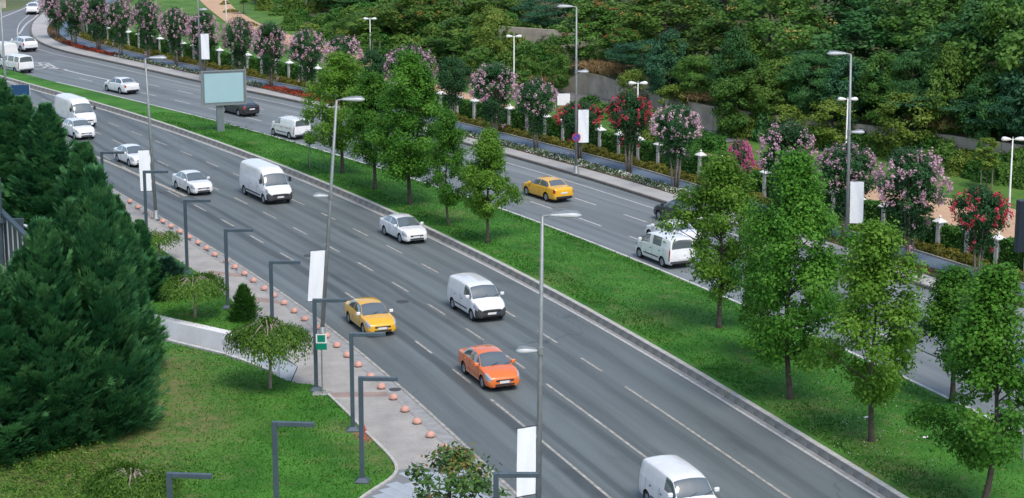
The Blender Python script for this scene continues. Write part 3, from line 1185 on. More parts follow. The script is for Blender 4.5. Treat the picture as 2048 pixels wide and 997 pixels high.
LM = {}
LM['gum'] = leaf_mat('leaf_sweetgum', [(.044, .150, .018), (.082, .235, .026), (.165, .355, .048)], .45, .4)
LM['gum2'] = leaf_mat('leaf_sweetgum_bright', [(.080, .190, .020), (.135, .285, .032), (.220, .390, .055)], .45, .42)
LM['myrtle'] = leaf_mat('leaf_myrtle', [(.020, .072, .026), (.034, .108, .036), (.070, .160, .050)], .45, .25)
LM['lilac'] = leaf_mat('flower_lilac', [(.54, .29, .38), (.65, .41, .48), (.75, .56, .61)], .7, .3)
LM['pale'] = leaf_mat('flower_pale_pink', [(0.560, 0.340, 0.400), (0.680, 0.460, 0.520), (0.760, 0.580, 0.620)], .7, .3)
LM['red'] = leaf_mat('flower_red', [(0.450, 0.030, 0.060), (0.600, 0.060, 0.100), (0.700, 0.140, 0.180)], .7, .3)
LM['hot'] = leaf_mat('flower_hot_pink', [(0.550, 0.070, 0.240), (0.680, 0.140, 0.340), (0.740, 0.260, 0.440)], .7, .3)
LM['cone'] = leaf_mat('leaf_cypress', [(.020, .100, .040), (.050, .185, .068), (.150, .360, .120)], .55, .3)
LM['jun'] = leaf_mat('leaf_juniper', [(0.023, 0.084, 0.049), (0.041, 0.123, 0.072), (0.072, 0.189, 0.109)], .55, .15)
LM['hedge'] = leaf_mat('leaf_hedge', [(.026, .100, .016), (.048, .155, .024), (.095, .225, .038)], .5, .28)
LM['gold'] = leaf_mat('leaf_gold_shrub', [(.105, .125, .020), (.185, .190, .032), (.270, .235, .055)], .6, .3)
LM['dark'] = leaf_mat('leaf_hill_dark', [(.034, .120, .034), (.060, .175, .048), (.110, .240, .070)], .5, .34)
LM['fern'] = leaf_mat('leaf_hill_feathery', [(0.028, 0.101, 0.051), (0.048, 0.147, 0.069), (0.086, 0.201, 0.092)], .5, .3)
LM['olive'] = leaf_mat('leaf_hill_olive', [(.070, .155, .026), (.115, .220, .038), (.190, .300, .062)], .5, .36)
LM['mid'] = leaf_mat('leaf_hill_mid', [(0.057, 0.149, 0.025), (0.098, 0.218, 0.039), (0.172, 0.299, 0.063)], .5, .34)
LM['light'] = leaf_mat('leaf_hill_light', [(.100, .175, .026), (.170, .260, .042), (.270, .350, .075)], .5, .36)
LM['pods'] = leaf_mat('pods_orange', [(0.280, 0.130, 0.030), (0.400, 0.190, 0.045), (0.500, 0.300, 0.090)], .7, .25)
LM['podsy'] = leaf_mat('pods_yellow', [(0.300, 0.220, 0.050), (0.440, 0.310, 0.080), (0.550, 0.420, 0.150)], .7, .25)
LM['podsr'] = leaf_mat('pods_russet', [(0.220, 0.070, 0.030), (0.340, 0.120, 0.050), (0.420, 0.190, 0.080)], .7, .25)
LM['weep'] = leaf_mat('leaf_weeping', [(0.046, 0.115, 0.018), (0.085, 0.187, 0.026), (0.183, 0.307, 0.046)], .45, .3)
LM['magn'] = leaf_mat('leaf_magnolia', [(0.031, 0.086, 0.020), (0.052, 0.122, 0.028), (0.078, 0.148, 0.035), (0.278, 0.131, 0.043)], .3, .15)
LM['redbed'] = leaf_mat('flower_bed_red', [(0.030, 0.070, 0.015), (0.420, 0.030, 0.015), (0.580, 0.050, 0.020), (0.600, 0.090, 0.030)], .7, .2, True)
LM['whitebed'] = leaf_mat('flower_bed_white', [(.045, .120, .022), (.070, .165, .030), (.100, .210, .045), (.110, .20, .05), (.70, .70, .64), (.78, .78, .74)], .7, .2, True)
LM['rustbed'] = leaf_mat('bed_rust', [(0.060, 0.070, 0.015), (0.120, 0.075, 0.020), (0.300, 0.085, 0.040), (0.140, 0.120, 0.030)], .7, .2, True)
LM['grass'] = leaf_mat('grass_blades', [(.034, .130, .014), (.062, .195, .022), (.115, .265, .040)], .6, .38)
LM['dryg'] = leaf_mat('dry_grass', [(0.200, 0.130, 0.060), (0.300, 0.200, 0.090), (0.360, 0.260, 0.130)], .8, .2)
LM['salm'] = leaf_mat('salmon_shrub', [(0.200, 0.090, 0.030), (0.360, 0.150, 0.050), (0.460, 0.240, 0.090)], .6, .25)

# ---- grass blades over lawns (uncountable)
def blades(name, poly, dens, zf, h=(.05, .11), w=.035, mat_=None, keep=None):
    poly = np.asarray(poly)
    lo, hi = poly.min(0), poly.max(0)
    n = int((hi - lo).prod() * dens)
    P = lo + rng.random((n, 2)) * (hi - lo)
    P = P[inpoly(P, poly)]
    if keep is not None:
        P = P[keep(P)]
    n = len(P)
    z = zf(P)
    a = rng.random(n) * 2 * np.pi
    hh = rng.uniform(h[0], h[1], n)
    ww = w * rng.uniform(.6, 1.3, n)
    lean = rng.normal(0, .6, (n, 2)) * hh[:, None]
    c = np.c_[P, z]
    dx = np.c_[np.cos(a) * ww, np.sin(a) * ww, np.zeros(n)]
    V = np.stack([c - dx, c + dx, c + np.c_[lean, hh]], 1)
    # patchy tone
    t = np.clip(.5 + .25 * np.sin(P[:, 0] * 1.1 + np.sin(P[:, 1] * .7) * 2) * np.cos(P[:, 1] * .9) + rng.normal(0, .22, n), 0, 1)
    me = quads_mesh(name, V, t, mat_ or LM['grass'], 3)
    o = ob(name, me)
    o['kind'] = 'stuff'
    o['label'] = 'short mown grass blades'
    return o
vis = lambda P: P[:, 1] > 66
blades('grass', lf_poly, 75, lambda P: np.full(len(P), .125), keep=lambda P: (P[:, 1] > 66) & (rng.random(len(P)) > np.array([dry(x, y) for x, y in P]) * .7))
blades('grass.001', lu_poly, 60, lambda P: np.full(len(P), .125), keep=lambda P: (P[:, 0] > -32) & (P[:, 1] < 140))
mi_, mo_ = med_l * .975 + med_r * .025, med_l * .05 + med_r * .95
mp = np.vstack([mi_[20:], mo_[20:][::-1]])
def medz2(P):
    d0 = np.sqrt(((P[:, None] - med_l[None, ::2]) ** 2).sum(2).min(1))
    d1 = np.sqrt(((P[:, None] - med_r[None, ::2]) ** 2).sum(2).min(1))
    k = d0 / (d0 + d1)
    return .33 + .20 * np.sin(np.pi * k) ** .8 - .24 * k
blades('grass.002', mp, 45, medz2, keep=lambda P: (P[:, 1] > 68) & (P[:, 1] < 175))

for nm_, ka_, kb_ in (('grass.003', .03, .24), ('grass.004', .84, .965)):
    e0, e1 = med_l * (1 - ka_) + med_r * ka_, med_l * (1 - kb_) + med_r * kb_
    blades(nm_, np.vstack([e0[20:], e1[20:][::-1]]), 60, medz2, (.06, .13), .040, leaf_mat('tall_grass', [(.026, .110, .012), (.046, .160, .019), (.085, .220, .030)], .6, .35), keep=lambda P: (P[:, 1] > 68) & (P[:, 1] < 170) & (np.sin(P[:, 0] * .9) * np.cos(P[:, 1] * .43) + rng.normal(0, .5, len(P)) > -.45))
dz = np.array([G(u, v, .45) for u, v in zip(rng.normal(1730, 110, 450), rng.normal(850, 60, 450))])
dz = dz[inpoly(dz, mp)]
dP = np.c_[dz, medz2(dz) + .07]
dN = unit(rng.normal(size=dP.shape) * .4 + np.array([0, 0, 1.0]))
o = ob('daisies', quads_mesh('daisies', leaves(dP, unit(np.cross(dN, rng.normal(size=dP.shape))), dN, .05, .05), rng.random(len(dP)), leaf_mat('daisy', [(.5, .5, .45), (.7, .7, .66)], .7, .2)))
o['kind'] = 'stuff'
o['label'] = 'tiny white daisies sprinkled in the median grass'

# ---- sweetgum trees on the median
GUM = []
for i, (sd_, H, Rr, z0, nc, shp) in enumerate([(3, 8.5, 2.15, 1.9, 120, 'oval'), (11, 9.8, 2.2, 2.0, 140, 'oval'), (23, 7.2, 2.0, 1.9, 70, 'cone'), (31, 10.6, 2.3, 2.0, 170, 'pear'), (47, 8.8, 2.2, 1.7, 120, 'cone')]):
    Q, rn, tb, C, cd = crown(sd_, H, Rr, z0, nc, 36000 if i in (1, 3) else 21000, .165, shp, (.30, .85) if i in (1, 3) else (.26, .75), .25, .8, .42)
    GUM.append((quads_mesh('crown', Q, rn, LM['gum']), tb.mesh('trunk', M_bark, True), H, Rr))
gums = [  # base u, v, top v, crown px width, mesh, leaf, label
    (685, 350, 122, 122, 0, 'gum2', 'bright green street tree on median nearest the small white van'),
    (750, 382, 160, 115, 2, 'gum', 'thin green street tree, second in the median row from the billboard'),
    (820, 412, 128, 135, 1, 'gum', 'tall full street tree standing directly behind the white sedan by the median kerb'),
    (897, 455, 235, 90, 4, 'gum', 'narrow forked street tree on the median, fourth in the row from the billboard'),
    (975, 490, 272, 108, 2, 'gum2', 'sparse light green young tree on median opposite the departing yellow taxi'),
    (1437, 660, 328, 158, 0, 'gum2', 'street tree whose crown covers the parked-up white van on the far carriageway'),
    (1580, 803, 335, 200, 3, 'gum', 'largest dense street tree on the median, bare dark trunk on lit grass'),
    (1742, 888, 466, 205, 4, 'gum2', 'pointed bright green median tree with low drooping lower boughs'),
    (1967, 1022, 552, 235, 4, 'gum', 'large dark median tree nearest the camera at the bottom right'),
    (1905, 800, 545, 165, 2, 'gum', 'median tree near the far kerb behind the bottom right tree'),
    (1520, 720, 520, 105, 2, 'gum', 'low small median tree left of the largest dense street tree'),
]
for i, (u, vb, vt, wp, mi, lm, lb) in enumerate(gums):
    g = G(u, vb, .3)
    H = (vb - vt) / (pxm(vb) * .966) * 1.0
    cw, tr_, H0, R0 = GUM[mi]
    sz = H / H0
    sxy = (wp / pxm(vb) / 2) / R0 * 1.05
    place_tree('street_tree', lb, 'tree', [('trunk', tr_), ('crown', cw)], (g[0], g[1], .34), i * 1.7, (sxy, sxy, sz), 'street trees on the grass median', [M_bark, LM[lm]])
# sapling tied to a thin stake on the median
g = G(618, 342, .3)
Q, rn, tb, C, cd = crown(77, 3.0, .45, 1.9, 14, 420, .16, 'ball', (.18, .3), .2, .8, .2, trunk_r=.025, limbs=6)
t = thing('sapling', 'slender sapling tied to a stake on the median beside the small white van', 'sapling', (g[0], g[1], .34))
ob('crown', quads_mesh('crown', Q, rn, LM['gum2']), t)
ob('trunk', tb.mesh('trunk', M_bark), t)
ob('stake', MB().tube([(.06, 0, -.1), (.06, 0, 2.6)], .03, 6).mesh('stake', M_galv), t)

# ---- crape myrtles in the flower bed
MY = []
for i, sd_ in enumerate((5, 17, 29)):
    Q, rn, tb, C, cd = crown(sd_, 5.5, 1.45, 2.5 if i < 2 else 3.2, 80, 11000, .15, 'ball' if i == 1 else 'dome', (.38, .62), .35, .75, .22, trunk_r=.065, multi=6, spread=.42)
    sfm = shape_fn('ball' if i == 1 else 'dome')
    zc0 = 2.5 if i < 2 else 3.2
    # a looser tuft lower down round the stems
    g = np.random.default_rng(sd_ + 9)
    nt_ = 1500
    Pt = np.c_[g.normal(0, .42, (nt_, 2)), g.normal(zc0 - .75, .33, nt_)]
    Nt = unit(g.normal(size=(nt_, 3)) + np.array([0, 0, .5]))
    Q = np.concatenate([Q, leaves(Pt, unit(np.cross(Nt, g.normal(size=(nt_, 3)))), Nt, .15, .09)])
    rn = np.r_[rn, g.random(nt_)]
    g = np.random.default_rng(sd_ + 1)
    # extra lower tuft of foliage round the stems on some
    F = []
    for nfl in (115, 70):
        hh = .12 + .86 * (np.arange(nfl) + g.random(nfl)) / nfl
        aa_ = np.arange(nfl) * 2.399963 + g.normal(0, .35, nfl)
        rr2 = 1.45 * sfm(hh) * g.uniform(.92, 1.2, nfl) + .22
        rr2 = np.where(hh > .86, rr2 * np.sqrt(g.random(nfl)), rr2)
        cc = np.c_[np.cos(aa_) * rr2, np.sin(aa_) * rr2, zc0 + hh * (5.5 - zc0) + .12]
        low = g.random(nfl) < .07
        cc[low, 2] = zc0 - .7 + g.normal(0, .3, low.sum())
        cc[low, :2] *= .5
        per = 16
        k = np.repeat(np.arange(nfl), per)
        off = g.normal(size=(len(k), 3)) * np.array([.075, .075, .11])
        P = cc[k] + off
        N = unit(off + g.normal(size=off.shape) * .06 + np.array([0, 0, .05]))
        D = unit(np.cross(N, g.normal(size=N.shape)))
        F.append(quads_mesh('flowers', leaves(P, D, N, .13, .12), np.clip(.5 * g.random(nfl)[k] + .5 * g.random(len(k)), 0, 1), LM['lilac']))
    MY.append((quads_mesh('crown', Q, rn, LM['myrtle']), tb.mesh('stems', M_barkp, True), F))
myr = [(115, 77, -18, 62, 0, 'lilac', 0), (149, 92, -14, 66, 1, 'lilac', 0), (198, 101, -2, 66, 0, 'lilac', 0), (242, 113, 2, 56, 1, 'lilac', 0), (297, 122, 2, 66, 0, 'lilac', 0), (353, 134, 18, 62, 1, 'lilac', 0),
       (408, 147, 26, 66, 0, 'lilac', 0), (478, 162, 38, 64, 1, 'lilac', 0), (541, 176, 48, 72, 0, 'lilac', 0), (617, 189, 60, 72, 1, 'lilac', 0), (688, 204, 73, 80, 0, 'lilac', 0), (748, 224, 103, 66, 2, None, 0),
       (822, 238, 93, 100, 1, 'lilac', 0), (905, 258, 118, 76, 2, None, 0), (988, 273, 128, 96, 0, 'lilac', 0), (1072, 298, 158, 80, 1, 'lilac', 1), (1158, 320, 206, 94, 2, 'red', 1), (1258, 345, 187, 94, 2, 'red', 1),
       (1350, 376, 212, 100, 2, 'pale', 0), (1478, 412, 282, 52, 0, 'hot', 0), (1570, 444, 246, 116, 0, 'lilac', 0), (1690, 480, 286, 122, 1, 'lilac', 0), (1818, 522, 298, 142, 0, 'lilac', 0), (1955, 562, 375, 116, 2, 'red', 1)]
nm = {'lilac': 'lilac-pink', 'red': 'red', 'pale': 'pale pink', 'hot': 'hot pink', None: 'green'}
special = {11: 'green crape myrtle without flowers, behind the first median trees', 13: 'dark green crape myrtle without flowers left of the yellow taxi', 15: 'sparsely flowering crape myrtle beside the small white board',
           16: 'red flowering crape myrtle beside the no-stopping sign', 17: 'tall red flowering crape myrtle with bare stems on the white flower bed', 18: 'pale pink crape myrtle on white flower bed above the black car',
           19: 'small hot pink crape myrtle before the hedge', 23: 'red flowering crape myrtle with bare stems at the right edge'}
for i, (u, vb, vt, wp, mi, fl, dn_) in enumerate(myr):
    g = G(u, vb, .2)
    H = (vb - vt) / (pxm(vb) * .97)
    sxy = wp / pxm(vb) / 2 / 1.75 * 1.0
    cw, stm, F = MY[mi]
    lb = special.get(i, 'lilac-pink crape myrtle, %s tree of the flower bed row from the road bend' % ordinal(i + 1))
    t = place_tree('crape_myrtle', lb, 'tree', [('stems', stm), ('crown', cw)], (g[0], g[1], .2), i * 2.1, (sxy, sxy, H / 5.85), 'crape myrtles along the cycle path', [M_barkp, LM['myrtle']])
    if fl:
        ob('flowers', F[dn_], t, m=LM[fl])['kind'] = 'stuff'
        if fl == 'hot':
            ob('flowers', F[0], t, (0, 0, .1), 1.3, (1.05, 1.05, 1), LM[fl])['kind'] = 'stuff'

# ---- low planting along the cycle path
def bedstuff(name, curve_a, curve_b, s0, s1, n, lmkey, h, size, label, z=.2, parent=None, white=0.5):
    i0, i1 = int(s0), int(s1)
    i = rng.uniform(i0, i1, n)
    k = rng.uniform(.08, .92, n)
    ii = np.arange(len(curve_a))
    a = np.c_[np.interp(i, ii, curve_a[:, 0]), np.interp(i, ii, curve_a[:, 1])]
    b = np.c_[np.interp(i, ii, curve_b[:, 0]), np.interp(i, ii, curve_b[:, 1])]
    P2 = a * (1 - k[:, None]) + b * k[:, None]
    hump = h * (np.sin(np.pi * k) ** .6) * (.7 + .3 * np.sin(i * 2.3 + k * 5))
    P = np.c_[P2, z + hump * rng.random(n) ** .4]
    N = unit(rng.normal(size=(n, 3)) * .6 + np.array([0, 0, .8]))
    D = unit(np.cross(N, rng.normal(size=(n, 3))))
    l = size * rng.uniform(.6, 1.3, n)
    me = quads_mesh(name, leaves(P, D, N, l, l * .7), np.clip(rng.random(n) * white * 2, 0, 1), LM[lmkey])
    o = ob(name, me)
    o['kind'] = 'stuff'
    o['label'] = label
    return o
def sE(u, v):
    return int(((cE - G(u, v, .15)) ** 2).sum(1).argmin())
def bed_seg(nm_, p0, p1, key, lab, dens=70, h=.3, size=.14, white=.5):
    a, b = sE(*p0), sE(*p1)
    bedstuff(nm_, cE, F2, a, b, int((b - a) * dens), key, h, size, lab, .18, None, white)
bed_seg('bed_plants', (100, 50), (115, 86), 'rustbed', 'rust and green low bed plants at the road bend')
bed_seg('bed_flowers', (115, 86), (225, 113), 'redbed', 'red flowers bedded along the pavement at the bend', 110, .3)
bed_seg('bed_flowers', (225, 114), (518, 177), 'whitebed', 'white flowers bedded beside the pavement', 120, .28, .15, .5)
bed_seg('bed_flowers', (520, 178), (680, 215), 'redbed', 'red flowers bedded beyond the billboard', 130, .34)
bed_seg('bed_flowers', (680, 215), (1415, 410), 'whitebed', 'white flowers bedded beside the pavement in mid distance', 150, .28, .15, .5)
bed_seg('bed_plants', (1415, 410), (1830, 545), 'rustbed', 'rust and green low plants beside the pavement')
a = sE(1830, 545)
bedstuff('bed_plants', cE, F2, a, len(cE) - 2, (len(cE) - a) * 70, 'rustbed', .35, .15, 'low green plants of the bed at the right edge')
# golden shrubs of the low row before the fence: each a thing
def shrub_mesh(seed, lx, ly, h, n, ls, key, name='foliage', boxy=0.5):
    g = np.random.default_rng(seed)
    d = unit(g.normal(size=(n, 3)))
    d[:, 2] = np.abs(d[:, 2])
    if boxy > 0:
        m_ = np.abs(d).max(1, keepdims=True)
        d = d * (1 - boxy) + d / m_ * boxy
    lump = 1 + .12 * np.sin(d[:, 0] * 7 + seed) * np.sin(d[:, 1] * 6) + .1 * np.sin(d[:, 2] * 9 + seed)
    r = (.80 + .20 * g.random(n) ** .7) * lump
    P = d * r[:, None] * np.array([lx / 2, ly / 2, h])
    N = unit(d * .7 + g.normal(size=(n, 3)) * .55 + np.array([0, 0, .25]))
    D = unit(np.cross(N, g.normal(size=(n, 3))))
    l = ls * g.uniform(.6, 1.4, n)
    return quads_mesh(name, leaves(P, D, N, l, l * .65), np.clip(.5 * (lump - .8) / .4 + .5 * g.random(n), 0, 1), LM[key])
gold = [shrub_mesh(60 + i, 1.5, .85, .62, 900, .13, 'gold', 'foliage', .35) for i in range(3)]
cG = offset(cK, .62)
dG = arc(cG)
s0, s1 = s_at(cG, 150, 78), dG[-1] - 25
k = 0
while s0 < s1:
    x, y = np.interp(s0, dG, cG[:, 0]), np.interp(s0, dG, cG[:, 1])
    x1, y1 = np.interp(s0 + .5, dG, cG[:, 0]), np.interp(s0 + .5, dG, cG[:, 1])
    o = ob('low_shrub', gold[k % 3], None, (x, y, .12), math.atan2(y1 - y, x1 - x), (1, 1, rng.uniform(.8, 1.2)))
    k += 1
    tag(o, 'golden green clipped low shrub along the cycle path kerb, %s from the road bend' % ordinal(k), 'shrub', 'golden shrubs along the cycle path')
    s0 += 1.38
# ---- fence: pillars, hedge blocks, iron panels
dH = arc(cH)
def atH(s):
    x, y = np.interp(s, dH, cH[:, 0]), np.interp(s, dH, cH[:, 1])
    x1, y1 = np.interp(s + .4, dH, cH[:, 0]), np.interp(s + .4, dH, cH[:, 1])
    return x, y, math.atan2(y1 - y, x1 - x)
pil_shaft = MB().bbox(-.17, .17, -.17, .17, -.05, 1.72, .02).mesh('shaft', M_stone)
cb = MB()
cb.bbox(-.34, .34, -.34, .34, 1.72, 1.80, .015)
cb.add([(-.31, -.31, 1.80), (.31, -.31, 1.80), (.31, .31, 1.80), (-.31, .31, 1.80), (-.07, -.07, 1.98), (.07, -.07, 1.98), (.07, .07, 1.98), (-.07, .07, 1.98)],
       [(0, 1, 5, 4), (1, 2, 6, 5), (2, 3, 7, 6), (3, 0, 4, 7), (4, 5, 6, 7)])
pil_cap = cb.mesh('cap', M_white)
pil_ball = MB().lathe([(.03, 1.96), (.05, 2.0)] + [(.085 * math.sin(a), 2.08 - .085 * math.cos(a)) for a in np.linspace(.6, 3.0, 7)] + [(.005, 2.166)], 10).mesh('finial', M_white, True)
def hedge_mesh(seed, lx, ly, h, n, ls):
    g = np.random.default_rng(seed)
    a = np.array([lx * h, lx * h, lx * ly, ly * h, ly * h])
    k = g.choice(5, n, p=a / a.sum())
    P = np.c_[g.uniform(-.5, .5, n) * lx, g.uniform(-.5, .5, n) * ly, g.random(n) * h]
    nr = np.array([(0, -1, 0), (0, 1, 0), (0, 0, 1), (-1, 0, 0), (1, 0, 0)], float)[k]
    P[k == 0, 1] = -ly / 2
    P[k == 1, 1] = ly / 2
    P[k == 2, 2] = h
    P[k == 3, 0] = -lx / 2
    P[k == 4, 0] = lx / 2
    lump = .06 * np.sin(P[:, 0] * 5 + seed) * np.sin(P[:, 2] * 4 + seed) + g.normal(0, .045, n)
    P += nr * lump[:, None]
    P[:, 2] -= .12 * np.clip(np.abs(P[:, 0]) / (lx / 2) - .75, 0, 1) * 3 * (P[:, 2] / h)
    N = unit(nr * .7 + g.normal(size=(n, 3)) * .5 + np.array([0, 0, .3]))
    D = unit(np.cross(N, g.normal(size=(n, 3))))
    l = ls * g.uniform(.6, 1.4, n)
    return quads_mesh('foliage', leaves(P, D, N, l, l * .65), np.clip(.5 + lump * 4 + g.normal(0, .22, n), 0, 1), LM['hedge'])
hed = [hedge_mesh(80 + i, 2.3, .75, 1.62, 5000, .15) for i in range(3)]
M_iron2 = mat('fence_iron', (0.03, 0.035, 0.03), .5)
bar = MB().tube([(0, 0, .15), (0, 0, 1.65)], .014, 5).mesh('bar', M_iron2)
rail = MB().box(-1.3, 1.3, -.02, .02, -.02, .02).mesh('rail', M_iron2)
SP = 2.72
sref = s_at(cH, 1278.5, 323, .15)
ks = [k for k in range(-60, 40) if s_at(cH, 170, 62, .15) < sref + k * SP < dH[-1] - 40]
for j, k in enumerate(ks):
    x, y, a = atH(sref + k * SP)
    n = j + 1
    p = thing('fence_pillar', 'pale stone fence pillar with pyramid cap and ball, %s from the road bend' % ordinal(n), 'pillar', (x, y, .1), a, 'stone pillars of the park fence')
    ob('shaft', pil_shaft, p)
    ob('cap', pil_cap, p)
    ob('finial', pil_ball, p)
    x, y, a = atH(sref + (k + .5) * SP)
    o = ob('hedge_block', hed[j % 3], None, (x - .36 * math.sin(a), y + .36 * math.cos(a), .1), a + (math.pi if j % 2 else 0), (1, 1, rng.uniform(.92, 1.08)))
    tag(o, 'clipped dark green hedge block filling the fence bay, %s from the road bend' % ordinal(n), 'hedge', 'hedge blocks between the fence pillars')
    if k in (18, -30, -28, 4):
        pn = thing('iron_railing', 'dark iron railing panel in the fence bay, %s from the road bend' % ordinal(n), 'railing', (x + .5 * math.sin(a), y - .5 * math.cos(a), .1), a)
        for zz in (.3, 1.5):
            ob('rail', rail, pn, (0, 0, zz))
        for q in range(17):
            ob('bar', bar, pn, (-1.28 + q * .16, 0, 0))

# ---- wooded hill: trees and shrubs
HT = {}
for key, args in {
        'bush': dict(seed=101, H=9, Rr=3.4, z0=.6, nclump=150, nleaf=9500, lsize=.33, shape='oval', cr=(.5, .95), inner=.5, trunk_r=.18, limbs=10),
        'bush2': dict(seed=113, H=9, Rr=3.6, z0=.8, nclump=120, nleaf=9000, lsize=.34, shape='ball', cr=(.55, 1.05), inner=.5, trunk_r=.18, limbs=10),
        'feather': dict(seed=127, H=8, Rr=3.4, z0=1.0, nclump=80, nleaf=9500, lsize=.46, shape='vase', cr=(.7, 1.2), inner=.4, flat=.42, lw=.22, trunk_r=.14, limbs=18, droop=.3),
        'loose': dict(seed=139, H=6, Rr=2.2, z0=1.2, nclump=50, nleaf=5200, lsize=.27, shape='ball', cr=(.45, .85), inner=.2, trunk_r=.07, limbs=20),
        'spire': dict(seed=151, H=6, Rr=1.2, z0=.8, nclump=60, nleaf=3000, lsize=.24, shape='column', cr=(.3, .5), inner=.3, trunk_r=.07, limbs=8)}.items():
    Q, rn, tb, C, cd = crown(**args)
    g = np.random.default_rng(args['seed'] + 2)
    nfl = 42
    sel = np.where(C[:, 2] > args['H'] * .4)[0]
    sel = g.choice(sel, nfl)
    dirs = unit(g.normal(size=(nfl, 3)) + np.array([0, -.6, .8]) + unit(C[sel] - np.array([0, 0, args['H'] * .4])) * .8)
    cc = C[sel] + dirs * (cd[sel] * .95)[:, None]
    kk_ = np.repeat(np.arange(nfl), 14)
    P = cc[kk_] + g.normal(size=(len(kk_), 3)) * np.array([.2, .2, .13])
    N = unit(g.normal(size=P.shape) + np.array([0, 0, .6]))
    pods = quads_mesh('seed_pods', leaves(P, unit(np.cross(N, g.normal(size=P.shape))), N, .22, .14), g.random(len(P)), LM['pods'])
    HT[key] = (quads_mesh('crown', Q, rn, LM['dark']), tb.mesh('trunk', M_bark, True), args['H'], args['Rr'], pods)
